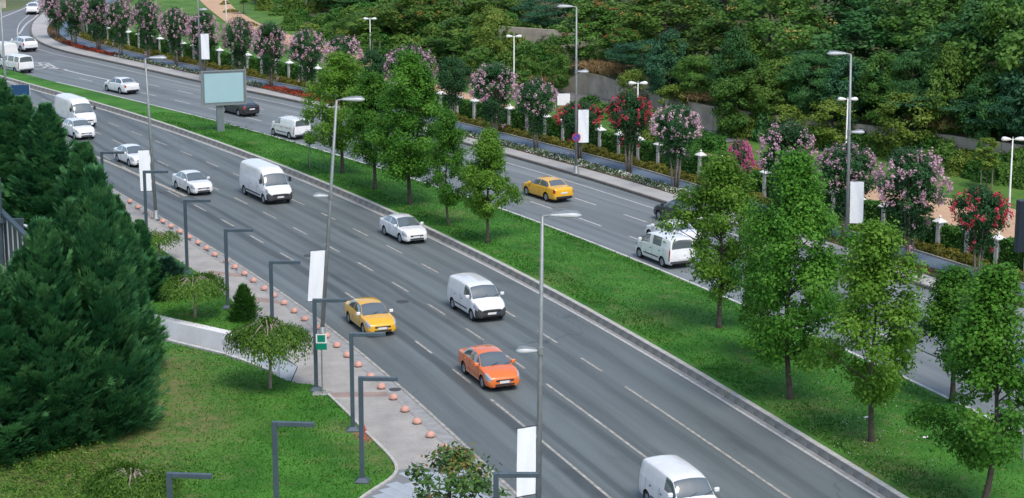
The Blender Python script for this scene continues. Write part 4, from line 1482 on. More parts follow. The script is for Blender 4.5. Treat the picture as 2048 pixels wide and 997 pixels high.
htrees = [  # u, top v, metres behind base line, width px, mesh, leaf, pods, label
    (1088, -12, 14, 120, 'feather', 'fern', None, 'feathery dark tree with bare trunk standing by the upper concrete wall'),
    (1185, 8, 5, 160, 'bush', 'mid', 'podsr', 'broad tree flecked with russet pods behind the tall far lamp'),
    (1290, 96, 2.5, 150, 'feather', 'fern', None, 'low feathery blue-green tree overhanging the concrete wall'),
    (1330, -30, 9, 190, 'bush2', 'olive', 'podsy', 'olive tree with yellow pods, upper middle of the wooded hill'),
    (1420, 40, 4, 165, 'bush', 'olive', None, 'rounded olive green tree at front of wood, upper middle'),
    (1540, -40, 7, 230, 'bush2', 'mid', 'podsy', 'tall tree with many yellow flower clusters at the top of the picture'),
    (1400, 140, 2.0, 110, 'bush2', 'mid', None, 'mid green bushy tree low on the hill above the pale pink myrtle'),
    (1585, 110, 3.0, 110, 'loose', 'olive', None, 'loose olive tree in front of the yellow-flowered tree'),
    (1640, 100, 4.5, 180, 'feather', 'fern', None, 'dark feathery tree behind the right-hand street lamp'),
    (1730, 20, 7, 230, 'bush', 'dark', None, 'deep green tree filling the hill right of the street lamp'),
    (1770, 110, 3.0, 200, 'bush2', 'dark', None, 'dark spreading tree with low boughs behind the yellow-green young trees'),
    (1850, -40, 9, 240, 'bush2', 'mid', None, 'tall mid green tree at the top right of the hill'),
    (1960, 0, 5, 230, 'bush', 'dark', None, 'dark bushy tree below the top right corner'),
    (2040, -30, 4, 230, 'bush2', 'mid', None, 'mid green tree cut by the right edge of the picture'),
    (1880, 165, 2.0, 190, 'feather', 'fern', None, 'dark feathery tree above the clipped hedge by the sapling'),
    (1990, 190, 1.5, 190, 'feather', 'fern', None, 'dark feathery tree at the right edge behind the white park lamp'),
    (1468, 158, -1.5, 100, 'loose', 'mid', None, 'medium green young tree in front of the concrete wall'),
    (1665, 198, -1.5, 110, 'loose', 'light', None, 'yellow-green young tree directly behind the right-hand street lamp'),
    (1810, 190, -1.5, 125, 'loose', 'light', None, 'yellow-green young tree with open crown left of the tied sapling'),
    (1570, 210, -1.5, 80, 'loose', 'light', None, 'yellow-green young tree half hidden by a lilac myrtle'),
    (1342, 170, -1.2, 70, 'loose', 'light', None, 'sparse yellow-green young tree behind the pale pink myrtle'),
    (1268, 140, -1.2, 66, 'loose', 'light', None, 'sparse young tree with yellowing leaves behind the red myrtle'),
    (1052, 82, -3, 52, 'spire', 'mid', None, 'upright green young tree right of a white park lamp'),
    (1120, 108, -1.5, 46, 'loose', 'mid', None, 'thin young tree beside the service ramp'),
    (560, -30, 3, 120, 'bush2', 'mid', None, 'mid green tree at the foot of the hill, upper left'),
    (640, -40, 12, 170, 'bush', 'olive', None, 'olive tree high on the hill above the billboard'),
    (690, -20, 7, 150, 'bush2', 'dark', 'podsy', 'dark tree with yellow clusters left of the olive thicket'),
    (775, 10, 4, 150, 'bush', 'olive', None, 'broad olive bushy tree right of the far white park lamp'),
    (850, -25, 7, 150, 'bush2', 'olive', 'pods', 'olive tree with orange pods above the lilac myrtles'),
    (800, -55, 16, 190, 'bush', 'olive', None, 'olive tree at the top edge behind the thicket'),
    (915, 35, 3, 90, 'spire', 'mid', None, 'tall narrow green tree left of a white park lamp'),
    (930, -40, 13, 150, 'bush', 'mid', None, 'mid green tree at the top edge, middle of the picture'),
    (985, 20, 4, 95, 'loose', 'light', None, 'pale loose tree on the dry slope left of the concrete wall'),
    (1010, -40, 16, 120, 'bush2', 'olive', None, 'olive tree at top edge left of the feathery tree'),
    (715, 45, 1.5, 90, 'bush2', 'mid', None, 'low rounded green tree behind the far white park lamp'),
    (860, 80, 1.0, 80, 'bush', 'mid', None, 'low bushy tree below the orange-podded tree'),
    (960, 95, -1, 70, 'loose', 'mid', None, 'loose young tree on the bank above the dark myrtle'),
    (1240, -60, 20, 230, 'bush2', 'mid', None, 'tree crown at the top edge above the tall far lamp'),
    (1440, -80, 20, 230, 'bush', 'dark', None, 'dark crown behind the olive trees at the top edge'),
    (1650, -80, 19, 230, 'bush', 'dark', None, 'dark crown at the top edge behind the yellow clusters'),
    (1760, -90, 22, 230, 'bush2', 'dark', None, 'dark crown at the top edge right of the lamp'),
    (1950, -90, 20, 250, 'bush', 'mid', None, 'crown at the top edge near the right corner'),
    (2070, -60, 14, 230, 'bush', 'dark', None, 'dark crown in the top right corner'),
    (1500, 70, 3.0, 130, 'bush', 'olive', None, 'olive bushy tree under the yellow-flowered tree'),
    (1250, 60, 4, 120, 'bush2', 'mid', 'podsr', 'small tree with russet tips right of the russet-podded tree'),
    (500, -40, 2.0, 90, 'loose', 'mid', None, 'open young tree on the park lawn at upper left'),
    (1700, 170, 2.0, 120, 'bush', 'dark', None, 'dark low tree between the yellow-green young trees'),
]
def base_at(u, d):
    """hill point d metres behind the base line on the sight line of column u"""
    best = None
    for y in np.arange(118, 300, .5):
        x = (u - 1024) / FPX * (y * CT + (HC - 1) * ST)
        q = np.array([x, y])
        i = ((cW - q) ** 2).sum(1).argmin()
        dd = float((q - cW[i]) @ nW[i])
        if dd >= d:
            return x, y, hillz(sW[i], dd) if dd > 0 else .15
    return x, y, 10.0
for i, (u, vt, d, wp, key, lm, pods, lb) in enumerate(htrees):
    x, y, z = base_at(u, d)
    angl = TH + math.atan((vt - 498.5) / FPX)
    ztop = HC - y * math.tan(angl)
    cw, tr_, H0, R0, pd = HT[key]
    H = max(3.0, ztop - z)
    dist = y * CT + (HC - z) * ST
    sxy = wp / (FPX / dist) / 2 / R0 * .95
    t = place_tree('hill_tree' if d > 0 else 'young_tree', lb, 'tree', [('trunk', tr_), ('crown', cw)], (x, y, z - .15), i * 1.3, (sxy, sxy, H / H0), 'trees of the wooded hill' if d > 0 else 'young trees in the park', [M_bark, LM[lm]])
    if pods:
        ob('seed_pods', pd, t, m=LM[pods])['kind'] = 'stuff'
q_ = 0
for u in range(2130, 2560, 62):
    for d in (1.5, 6.5, 12):
        q_ += 1
        x, y, z = base_at(u + rng.uniform(-20, 20), d)
        key = ['bush', 'bush2', 'feather'][q_ % 3]
        cw, tr_, H0, R0, pd = HT[key]
        place_tree('hill_tree', 'tree of the wood beyond the right edge of the picture, %s from the left' % ordinal(q_), 'tree', [('trunk', tr_), ('crown', cw)], (x, y, z - .3), u * .3, (.95, .95, rng.uniform(.8, 1.1)), 'wood beyond the right edge', [M_bark, LM[['dark', 'fern', 'mid'][q_ % 3]]])
# undergrowth shrubs on the hill foot and bank
US = [shrub_mesh(200 + i, 3.0, 2.4, 1.6, 1500, .24, 'mid', 'foliage', .1) for i in range(3)]
und = [(585, 62), (620, 70), (655, 82), (600, 40), (640, 50), (690, 92), (730, 100), (770, 118), (815, 130), (850, 150), (700, 70), (760, 90), (560, 30), (530, 22), (670, 55)]
for i, (u, v) in enumerate(und):
    g = G(u, v)
    z = hill_at(*g)
    dd = HC - z
    s_ = dd / HC
    o = ob('bank_shrub', US[i % 3], None, (g[0] * s_, g[1] * s_, max(.05, hill_at(g[0] * s_, g[1] * s_) - .2)), i * 1.1, (1.1, 1.1, rng.uniform(.7, 1.3)), LM[['mid', 'light', 'mid', 'hedge'][i % 4]])
    tag(o, 'leafy green shrub on the bank left of the concrete wall, %s from the left' % ordinal(1 + sorted(und).index((u, v))), 'shrub', 'shrubs on the park bank')
# ivy and shrubs before the wall on the right
und2 = [(1180, 232, 'hedge'), (1205, 240, 'mid'), (1310, 262, 'mid'), (1345, 275, 'hedge'), (1400, 300, 'hedge'), (1430, 305, 'hedge'), (1290, 285, 'light'), (1890, 345, 'mid'), (1920, 352, 'light'), (1950, 360, 'hedge'), (1985, 368, 'hedge'), (2025, 372, 'mid'), (2050, 378, 'mid'), (1905, 330, 'light'), (1860, 338, 'mid'), (1150, 248, 'light')]
for i, (u, v, k_) in enumerate(und2):
    g = G(u, v)
    o = ob('park_shrub', US[i % 3], None, (g[0], g[1], .05), i * .9, (1.0, .8, rng.uniform(.7, 1.1)), LM[k_])
    tag(o, 'rounded green shrub on the park side of the fence, %s from the left' % ordinal(1 + sorted(und2).index((u, v, k_))), 'shrub', 'shrubs behind the fence')
und3 = [(1420, 330), (1405, 325), (1440, 332), (1500, 345), (1520, 350), (1535, 352), (1555, 358), (1652, 378), (1668, 382), (835, 178), (850, 182), (1185, 270), (1160, 262), (1210, 276), (1110, 248), (1060, 232), (480, 45), (500, 55), (462, 28), (450, 12)]
SS = [shrub_mesh(230 + i, 1.8, 1.2, .6, 700, .15, 'salm', 'foliage', .2) for i in range(2)]
for i, (u, v) in enumerate(und3):
    g = G(u, v)
    o = ob('salmon_shrub', SS[i % 2], None, (g[0], g[1], .05), i * .9, (1.2, 1, 1), LM['salm'] if i < 12 else LM['gold'])
    tag(o, ('salmon orange low shrub beside the sandy promenade, %s from the left' % ordinal(1 + sorted(und3[:12]).index((u, v)))) if i < 12 else ('golden yellow low shrub beside the sandy promenade, %s from the left' % ordinal(1 + sorted(und3[12:]).index((u, v)))), 'shrub', 'salmon shrubs by the promenade' if i < 12 else 'golden shrubs by the promenade')
# thicket overhanging the concrete wall, and undergrowth at its foot
q_ = 0
for u in range(1335, 2110, 70):
    q_ += 1
    key = ['bush', 'bush2', 'feather'][q_ % 3]
    x, y, z = base_at(u + rng.uniform(-10, 10), .7)
    cw, tr_, H0, R0, pd = HT[key]
    hh = rng.uniform(4.4, 7.0)
    place_tree('thicket_tree', 'low bushy tree overhanging the concrete wall, %s from the left' % ordinal(q_), 'tree', [('trunk', tr_), ('crown', cw)], (x, y, z - .8), u * .37, (.62, .55, hh / H0), 'thicket on the concrete wall', [M_bark, LM[['dark', 'fern', 'mid', 'dark', 'olive'][q_ % 5]]])
q_ = 0
for u in range(1460, 2100, 36):
    q_ += 1
    x, y, z = base_at(u, -1.0)
    o = ob('wall_shrub', US[q_ % 3], None, (x, y, .05), u * .3, (.9, .8, rng.uniform(.9, 1.5)), LM[['hedge', 'mid', 'light', 'dark'][q_ % 4]])
    tag(o, 'leafy shrub at the foot of the concrete wall, %s from the left' % ordinal(q_), 'shrub', 'shrubs at the wall foot')
q_ = 0
for u in range(470, 1130, 22):
    for d in (2.5, 7.0, 12.5):
        q_ += 1
        x, y, z = base_at(u + rng.uniform(-9, 9), d + rng.uniform(-1.5, 1.5))
        o = ob('slope_shrub', US[q_ % 3], None, (x, y, z - .3), u * .3, (1.25, 1.1, rng.uniform(.8, 1.7)), LM[['mid', 'olive', 'light', 'hedge', 'olive'][q_ % 5]])
        tag(o, 'leafy shrub on the wooded slope at upper left, %s counted from the left' % ordinal(q_), 'shrub', 'shrubs on the wooded slope')
# dry grass hanging over the concrete wall
pts = []
for (u, v) in [(1190, 188), (1205, 192), (1215, 196), (1240, 204), (1420, 240), (1435, 246), (1050, 95), (1100, 110), (1120, 118), (1880, 300), (1895, 303), (1910, 306)]:
    b = np.array(base_at(u, 1.0))
    n = 420
    P = b + rng.normal(size=(n, 3)) * np.array([1.1, .8, .15]) + np.array([0, 0, .5])
    pts.append(P)
P = np.vstack(pts)
D = unit(np.c_[rng.normal(size=(len(P), 2)) * .5, rng.uniform(-.2, 1, len(P))])
N = unit(rng.normal(size=P.shape))
o = ob('dry_grass', quads_mesh('dry_grass', leaves(P, D, N, .9, .06), rng.random(len(P)), LM['dryg']))
o['kind'] = 'stuff'
# tied saplings on the park lawn
spm = HT['spire']
def tied(u, vb, vt, wp, lm, lb, crownm='spire'):
    g = G(u, vb)
    H = (vb - vt) / (pxm(vb) * .97)
    t = thing('tied_sapling', lb, 'sapling', (g[0], g[1], .15), 0, 'tied saplings on the park lawn')
    s1_ = wp / pxm(vb) / 2 / 1.2
    z1_ = H * .62
    ob('crown', spm[0], t, (0, 0, H * .38 - .8 * H / 9.5), 0, (s1_, s1_, z1_ / 6.0), LM[lm])
    ob('trunk', MB().tube([(0, 0, -.1), (0.02, 0, H * .3), (0, 0, H * .7)], [.05, .04, .02], 6).mesh('trunk', M_bark), t)
    for sx in (-.4, .4):
        ob('stake', MB().tube([(sx, 0, -.1), (sx, 0, 1.5)], .045, 6).mesh('stake', M_barkp), t)
    ob('crossbar', MB().box(-.42, .42, -.02, .02, 1.38, 1.48).mesh('crossbar', M_barkp), t)
tied(1972, 382, 275, 52, 'light', 'upright bright green sapling tied between two stakes on the right lawn')
tied(753, 112, 55, 22, 'mid', 'sapling tied to a timber frame beside the far white park lamp')
tied(487, 32, -30, 30, 'mid', 'sapling tied to a timber frame beside the curving sandy path')
tied(703, 78, 30, 22, 'light', 'sapling in a timber frame behind the lilac myrtles')

# ---- cypress stand on the left lawn
def cypress(seed, H, Rr, ns, nb=260):
    g = np.random.default_rng(seed)
    k = np.arange(nb)
    h = ((k + g.random(nb)) / nb) ** 1.1
    az = k * 2.399963 + g.normal(0, .25, nb)
    prof = np.clip(np.minimum(h * 6 + .62, 1) * (1.0 - h) ** .62, .05, 2)
    reach = Rr * prof * g.uniform(.62, 1.22, nb) * (1 + .16 * np.sin(az * 2 + seed) + .12 * np.sin(h * 11 + az))
    lift = g.uniform(.35, .75, nb) + .9 * h
    z_tip = .35 + h * (H - .75)
    per = max(6, int(ns / nb))
    bi = np.repeat(k, per)
    f_ = .30 + .70 * g.random(len(bi)) ** .65
    n = len(bi)
    outd = np.c_[np.cos(az), np.sin(az), np.zeros(nb)]
    tang = np.c_[-np.sin(az), np.cos(az), np.zeros(nb)]
    # boughs sweep outward, then turn upward at the tip
    rad = reach[bi] * f_
    zz = z_tip[bi] - (1 - f_ ** 1.6) * reach[bi] * lift[bi]
    wid = (.14 + .34 * (1 - np.abs(f_ - .6))) * g.normal(size=n) * .85 * (reach[bi] / Rr + .25)
    base = outd[bi] * rad[:, None] + tang[bi] * wid[:, None] + np.c_[np.zeros(n), np.zeros(n), np.maximum(zz + g.normal(0, .10, n), .12)]
    base[:, 2] = np.minimum(base[:, 2], H - .5)
    dirv = unit(outd[bi] * 1.0 + np.array([0, 0, 1.0]) * (lift[bi] * 1.25)[:, None] + tang[bi] * (wid * .9)[:, None] + g.normal(size=(n, 3)) * .16)
    tone = g.random(nb)[bi]
    L = g.uniform(.45, .95, n) * (1 - .35 * h[bi])
    side = unit(np.cross(dirv, np.array([0, 0, 1.0])))
    nrm = unit(np.cross(side, dirv) + g.normal(size=(n, 3)) * .35)
    side = unit(np.cross(nrm, dirv))
    V = []
    T = []
    for (off, an, ln, wd) in [(0, 0, 1, .10), (.12, .5, .60, .09), (.12, -.5, .60, .09), (.36, .55, .48, .08), (.36, -.55, .48, .08)]:
        d = dirv * math.cos(an) + side * math.sin(an)
        c = base + dirv * (off * L)[:, None] + d * (ln * L * .5)[:, None]
        V.append(leaves(c, d, nrm + g.normal(size=(n, 3)) * .15, L * ln, np.full(n, wd * .72), .1))
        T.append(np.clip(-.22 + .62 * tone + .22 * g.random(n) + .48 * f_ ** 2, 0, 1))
    Q = np.concatenate(V)
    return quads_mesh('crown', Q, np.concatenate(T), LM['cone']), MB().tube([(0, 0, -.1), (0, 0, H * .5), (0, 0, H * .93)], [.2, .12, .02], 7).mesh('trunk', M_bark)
CYP = [cypress(300 + i, 11, 2.5, 14400, 180) for i in range(3)]
# spray colour runs from dark near the trunk to brighter green at bough tips
cyl = [  # base u,v, top v, radius m, mesh, label
    (214, 866, 340, 2.25, 0, 'tall cypress with pointed top at the right front of the stand'),
    (105, 892, 440, 2.2, 1, 'cypress in the middle front of the stand, lawn at its foot'),
    (0, 905, 520, 2.2, 2, 'front left cypress cut by the left edge of the picture'),
    (258, 745, 425, 1.75, 1, 'lower cypress behind the pointed one, boughs over the white wall'),
    (178, 600, 288, 2.3, 2, 'cypress whose top half covers the white hatchback'),
    (104, 468, 212, 2.5, 0, 'cypress in front of the big white van'),
    (12, 440, 163, 2.9, 1, 'tallest far cypress at the left edge under the blue sign'),
    (56, 440, 196, 2.4, 2, 'cypress between the blue sign and the big white van'),
    (238, 600, 392, 1.7, 0, 'short cypress beside the lamp post with two banners'),
    (285, 600, 440, 1.3, 2, 'smallest cypress at the pavement edge'),
    (60, 815, 500, 2.0, 0, 'cypress standing behind the front left pair, right of the steel screen'),
    (165, 765, 400, 2.0, 1, 'cypress hidden inside the stand behind the pointed one'),
]
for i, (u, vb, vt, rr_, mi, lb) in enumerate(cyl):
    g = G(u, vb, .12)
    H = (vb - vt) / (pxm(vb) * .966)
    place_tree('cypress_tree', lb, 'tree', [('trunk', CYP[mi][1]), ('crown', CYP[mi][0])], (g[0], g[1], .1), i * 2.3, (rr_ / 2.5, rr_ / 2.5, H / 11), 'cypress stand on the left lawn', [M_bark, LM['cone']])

# ---- small shrubs and weeping trees on the lawns
def weeping(seed, H, Rr, nstr, per, ls, bare=6):
    g = np.random.default_rng(seed)
    az = g.random(nstr) * 2 * np.pi
    r0 = np.sqrt(g.random(nstr)) * Rr * .8
    hh = H * (1 - .22 * (r0 / Rr) ** 2 + .05 * np.sin(az * 3 + seed)) + g.normal(0, .08, nstr)
    Ls = g.uniform(.3, 1.0, nstr) * H * .40
    P = []
    D = []
    T = []
    tt = g.random(nstr)
    for j in range(per):
        f_ = (j + g.random(nstr)) / per
        r = (r0 + .45 * Rr * np.sqrt(f_) * .55) * (1 + .12 * np.sin(az * 2 + seed))
        z = hh - Ls * f_ ** 1.4
        P.append(np.c_[np.cos(az) * r, np.sin(az) * r, z] + g.normal(size=(nstr, 3)) * .05)
        D.append(np.c_[np.cos(az) * .3, np.sin(az) * .3, -np.ones(nstr) * (.3 + f_)] + g.normal(size=(nstr, 3)) * .35)
        T.append(np.clip(.5 * tt + .5 * g.random(nstr), 0, 1))
    P = np.concatenate(P); D = np.concatenate(D)
    P[:, 2] = np.maximum(P[:, 2], .25)
    N = unit(np.c_[P[:, :2], np.full(len(P), Rr * .7)] + g.normal(size=P.shape) * .5)
    me = quads_mesh('crown', leaves(P, D, N, ls * g.uniform(.7, 1.3, len(P)), ls * .5), np.concatenate(T), LM['weep'])
    tb = MB()
    tb.tube([(0, 0, -.1), (.05, .03, H * .4), (-.02, 0, H * .8)], [.09, .07, .06], 7)
    for q in range(bare + 8):
        a = q * 2.4
        rr = Rr * g.uniform(.45, .85)
        e = np.array([math.cos(a) * rr, math.sin(a) * rr, H * .9 - .1 * q / bare])
        m_ = np.array([math.cos(a) * rr * .4, math.sin(a) * rr * .4, H * 1.02])
        tb.tube([(-.02, 0, H * .78), m_, e], [.05, .035, .012], 5)
    return me, tb.mesh('trunk', M_barkp)
def put_weep(u, vb, vt, wp, seed, lb, n=900, per=6, ls=.15):
    g = G(u, vb, .12)
    H = (vb - vt) / (pxm(vb) * .966)
    Rr = wp / pxm(vb) / 2
    me, tr_ = weeping(seed, H, Rr, n, per, ls)
    t = thing('weeping_tree', lb, 'tree', (g[0], g[1], .12))
    ob('trunk', tr_, t)
    ob('crown', me, t)
put_weep(390, 637, 558, 142, 5, 'wide weeping tree with bare top branches on the upper lawn')
put_weep(540, 777, 650, 168, 9, 'umbrella-shaped weeping tree on a thin trunk beside the ramp', 1300, 7, .15)
put_weep(318, 520, 468, 84, 13, 'small weeping tree behind the cypresses by the pavement', 500, 5, .13)
put_weep(268, 1052, 945, 180, 21, 'weeping tree with bare twigs at the bottom left edge', 1300, 7, .13)
def conic(name, u, vb, vt, wp, seed, key, lb, n=900, flat=False):
    g = G(u, vb, .12)
    H = (vb - vt) / (pxm(vb) * .966)
    me, tr_ = cypress(seed, 4.0, 1.4, n)
    s = wp / pxm(vb) / 2 / 1.5
    t = thing(name, lb, 'shrub', (g[0], g[1], .1), 0, None, (s, s, H / 4.0))
    ob('crown', me, t, m=LM[key])
    ob('trunk', tr_, t)
conic('juniper_shrub', 335, 590, 512, 105, 401, 'jun', 'blue-green spreading juniper shrub between cypresses and weeping tree', 1000)
conic('thuja_shrub', 488, 640, 566, 60, 402, 'hedge', 'upright dark green shrub beside the wide weeping tree', 700)
# magnolia at the bottom edge
g = G(905, 1120, .12)
Q, rn, tb, C, cd = crown(505, 4.0, 1.55, .8, 60, 2600, .26, 'ball', (.3, .5), .35, .9, .25, lw=.42, trunk_r=.06, multi=5, spread=.5)
t = thing('magnolia', 'magnolia with glossy leaves and rusty undersides at the bottom edge', 'tree', (g[0], g[1], .1))
ob('crown', quads_mesh('crown', Q, rn, LM['magn']), t)
ob('stems', tb.mesh('stems', M_bark), t)
# leafy ground cover among the dry grass at the bottom left
n = 6500
gc = np.array([G(u, v) for u, v in [(110, 935), (170, 955), (220, 975), (150, 985), (60, 985), (260, 1000), (320, 990), (40, 955)]])
P2 = gc[rng.integers(len(gc), size=n)] + rng.normal(size=(n, 2)) * np.array([.9, 2.0])
P = np.c_[P2, .15 + .3 * rng.random(n) ** 1.5]
N = unit(rng.normal(size=(n, 3)) * .6 + np.array([0, 0, .8]))
o = ob('ground_cover', quads_mesh('ground_cover', leaves(P, unit(np.cross(N, rng.normal(size=(n, 3)))), N, .12, .08), rng.random(n), LM['weep']))
o['kind'] = 'stuff'
#@@OBJ
# ------------------------------------------------------------------ vehicles
M_glass = mat('car_glass', (0.105, 0.130, 0.136), .05, spec=1.0, coat=1.0)
M_tyre = mat('tyre', (0.018, 0.018, 0.019), .85)
M_rim = mat('rim', (0.42, 0.43, 0.44), .35, metal=.7)
M_blackpl = mat('black_plastic', (0.025, 0.026, 0.028), .6)
M_greypl = mat('grey_plastic', (0.055, 0.058, 0.062), .6)
M_well = mat('wheel_well', (0.008, 0.008, 0.008), .9)
M_hl = mat('headlight_glass', (0.36, 0.39, 0.42), .10, spec=.8)
M_tl = mat('taillight', (0.42, 0.02, 0.02), .15, spec=.7)
M_plate = mat('number_plate', (0.75, 0.75, 0.74), .5)
M_plateb = mat('plate_band', (0.03, 0.10, 0.45), .5)
M_chrome = mat('chrome', (0.60, 0.61, 0.62), .18, metal=.9)
M_seam = mat('panel_gap', (0.03, 0.03, 0.032), .8)
PAINT = {'white': mat('paint_white', (0.80, 0.80, 0.79), .24, .05, 2.5, coat=.8), 'yellow': mat('paint_taxi_yellow', (0.82, 0.44, 0.02), .24, .05, 2.5, coat=.8),
         'orange': mat('paint_orange', (0.82, 0.185, 0.03), .24, .05, 2.5, coat=.8), 'black': mat('paint_black', (0.022, 0.023, 0.026), .3, coat=.6), 'cream': mat('paint_offwhite', (0.74, 0.74, 0.71), .34, coat=.5)}

def pchip(x, y, xi):
    x = np.asarray(x, float); y = np.asarray(y, float)
    h = np.diff(x); d = np.diff(y) / h
    m = np.zeros(len(x))
    m[0] = d[0]; m[-1] = d[-1]
    for i in range(1, len(x) - 1):
        m[i] = 0 if d[i - 1] * d[i] <= 0 else 2 * d[i - 1] * d[i] / (d[i - 1] + d[i])
    i = np.clip(np.searchsorted(x, xi) - 1, 0, len(x) - 2)
    t = (xi - x[i]) / h[i]
    return (2 * t ** 3 - 3 * t ** 2 + 1) * y[i] + (t ** 3 - 2 * t ** 2 + t) * h[i] * m[i] + (-2 * t ** 3 + 3 * t ** 2) * y[i + 1] + (t ** 3 - t ** 2) * h[i] * m[i + 1]

# stations: x, half width, underside z, shoulder z, shoulder y, roof-edge z, roof-edge y, centre z
ST_SEDAN = [(2.28, .55, .30, .60, .52, .63, .44, .65), (2.24, .70, .24, .66, .66, .69, .55, .71), (2.10, .80, .20, .74, .77, .78, .62, .80), (1.80, .85, .18, .84, .82, .88, .66, .91),
            (1.50, .862, .18, .885, .83, .925, .70, .955), (1.20, .865, .18, .91, .83, .95, .75, .985), (.26, .865, .18, .95, .835, 1.37, .60, 1.455), (-.35, .865, .18, .965, .835, 1.42, .59, 1.49),
            (-1.0, .865, .18, .985, .83, 1.37, .58, 1.44), (-1.62, .86, .19, 1.0, .81, 1.06, .70, 1.10), (-2.10, .82, .22, .99, .77, 1.03, .66, 1.06), (-2.24, .76, .26, .92, .72, .96, .62, .985), (-2.29, .66, .34, .78, .62, .82, .5, .84)]
ST_HATCH = [(1.97, .55, .30, .60, .52, .63, .44, .65), (1.93, .69, .24, .67, .65, .70, .55, .72), (1.80, .79, .20, .76, .76, .80, .62, .82), (1.52, .835, .18, .87, .80, .91, .66, .94),
            (1.25, .845, .18, .93, .81, .975, .70, 1.01), (.98, .845, .18, .95, .81, 1.01, .72, 1.05), (.28, .845, .18, .98, .815, 1.40, .60, 1.475), (-.4, .845, .18, 1.0, .815, 1.44, .59, 1.51),
            (-1.35, .845, .19, 1.03, .80, 1.38, .57, 1.45), (-1.76, .83, .21, 1.03, .78, 1.08, .66, 1.11), (-1.88, .80, .24, .95, .75, .99, .64, 1.01), (-1.95, .72, .32, .75, .68, .79, .55, .81)]
ST_WAGON = [(2.30, .58, .34, .66, .55, .70, .47, .72), (2.26, .72, .27, .73, .68, .77, .57, .79), (2.12, .83, .23, .82, .80, .86, .65, .88), (1.82, .88, .21, .92, .85, .96, .69, .99),
            (1.40, .895, .21, .99, .86, 1.03, .73, 1.07), (1.05, .895, .21, 1.01, .86, 1.07, .77, 1.11), (.35, .895, .21, 1.03, .865, 1.47, .64, 1.555), (-.35, .895, .21, 1.05, .865, 1.52, .63, 1.60),
            (-1.70, .89, .22, 1.07, .85, 1.47, .61, 1.55), (-2.12, .88, .25, 1.07, .83, 1.13, .70, 1.16), (-2.24, .85, .28, .98, .80, 1.02, .68, 1.04), (-2.30, .76, .36, .78, .72, .82, .6, .84)]
ST_VAN = [(2.22, .60, .34, .66, .56, .70, .46, .72), (2.17, .76, .26, .78, .72, .82, .60, .84), (2.02, .85, .22, .88, .81, .92, .68, .95), (1.70, .90, .20, 1.00, .85, 1.05, .72, 1.08),
          (1.45, .91, .20, 1.06, .86, 1.12, .78, 1.16), (.72, .915, .20, 1.10, .875, 1.66, .70, 1.76), (.20, .915, .20, 1.12, .88, 1.74, .72, 1.84), (-.80, .915, .20, 1.13, .88, 1.76, .73, 1.86),
          (-1.80, .915, .21, 1.13, .88, 1.74, .72, 1.84), (-2.12, .90, .24, 1.12, .86, 1.68, .70, 1.77), (-2.20, .88, .28, 1.05, .84, 1.12, .77, 1.15), (-2.24, .84, .36, .80, .80, .85, .72, .87)]
ST_BIGVAN = [(2.95, .72, .36, .72, .68, .77, .56, .79), (2.88, .90, .28, .88, .86, .94, .72, .97), (2.70, .98, .24, 1.06, .93, 1.12, .80, 1.16), (2.52, 1.01, .24, 1.13, .95, 1.18, .83, 1.22),
             (2.36, 1.02, .24, 1.19, .96, 1.25, .88, 1.29), (1.58, 1.025, .24, 1.38, .97, 2.00, .80, 2.13), (1.12, 1.025, .24, 1.40, .98, 2.28, .80, 2.44), (.50, 1.025, .24, 1.40, .98, 2.36, .83, 2.52),
             (-2.55, 1.025, .24, 1.40, .98, 2.36, .83, 2.52), (-2.86, 1.0, .28, 1.38, .96, 2.28, .80, 2.42), (-2.92, .98, .34, 1.3, .94, 1.9, .86, 2.0), (-2.96, .96, .40, 1.2, .93, 1.6, .88, 1.7)]
TYPES = {
    'sedan': dict(st=ST_SEDAN, wheels=(1.40, -1.22), wr=.315, ws=(5.06, 5.93), rw=(8.08, 8.92), side=[(5.28, 6.92), (7.02, 8.72)], hl=(1.0, 3.0, 2.35, 3.6), tl=(9.95, 11.4, 2.25, 3.1), plate_z=.45, rplate=.76, mirror=(.88, .86, .96), handles=[(.05, .86), (-.95, .88)], seam=[.92, -.32, -1.25]),
    'hatch': dict(st=ST_HATCH, wheels=(1.22, -1.28), wr=.30, ws=(5.06, 5.93), rw=(8.1, 8.92), side=[(5.28, 6.95), (7.05, 8.6)], hl=(1.0, 2.9, 2.45, 3.5), tl=(8.6, 10.2, 2.3, 3.4), plate_z=.45, rplate=.72, mirror=(.78, .85, 1.04), handles=[(.05, .88), (-.8, .9)], seam=[.9, -.3]),
    'wagon': dict(st=ST_WAGON, wheels=(1.40, -1.28), wr=.34, ws=(5.06, 5.93), rw=(8.1, 8.92), side=[(5.28, 6.95), (7.04, 7.68), (7.74, 8.6)], hl=(1.0, 2.75, 2.45, 3.5), tl=(8.8, 10.4, 2.2, 3.2), plate_z=.5, rplate=.82, mirror=(.84, .9, 1.1), handles=[(.1, .94), (-.9, .95)], seam=[.95, -.3, -1.3]),
    'van': dict(st=ST_VAN, wheels=(1.42, -1.33), wr=.315, ws=(4.06, 4.94), rw=(9.12, 9.86), side=[(4.3, 5.9)], hl=(1.0, 3.0, 2.5, 3.5), tl=(9.05, 10.2, 1.6, 3.3), plate_z=.46, rplate=.66, mirror=(1.16, .94, 1.18), handles=[(.05, .93), (-1.0, .95)], seam=[1.2, -.1, -1.45], bumper=True, mold=True),
    'bigvan': dict(st=ST_BIGVAN, wheels=(2.02, -1.85), wr=.35, ws=(4.06, 4.92), rw=(9.2, 9.9), side=[(4.3, 5.6)], hl=(1.2, 3.2, 2.55, 3.4), tl=(9.1, 9.9, 1.5, 2.6), plate_z=.52, rplate=.8, mirror=(1.92, 1.08, 1.45), handles=[(1.0, 1.1), (-.4, 1.12)], seam=[1.9, .75, -.75], bumper=True, mold=True),
}
KT = [2, 5, 6, 9, 4, 5]
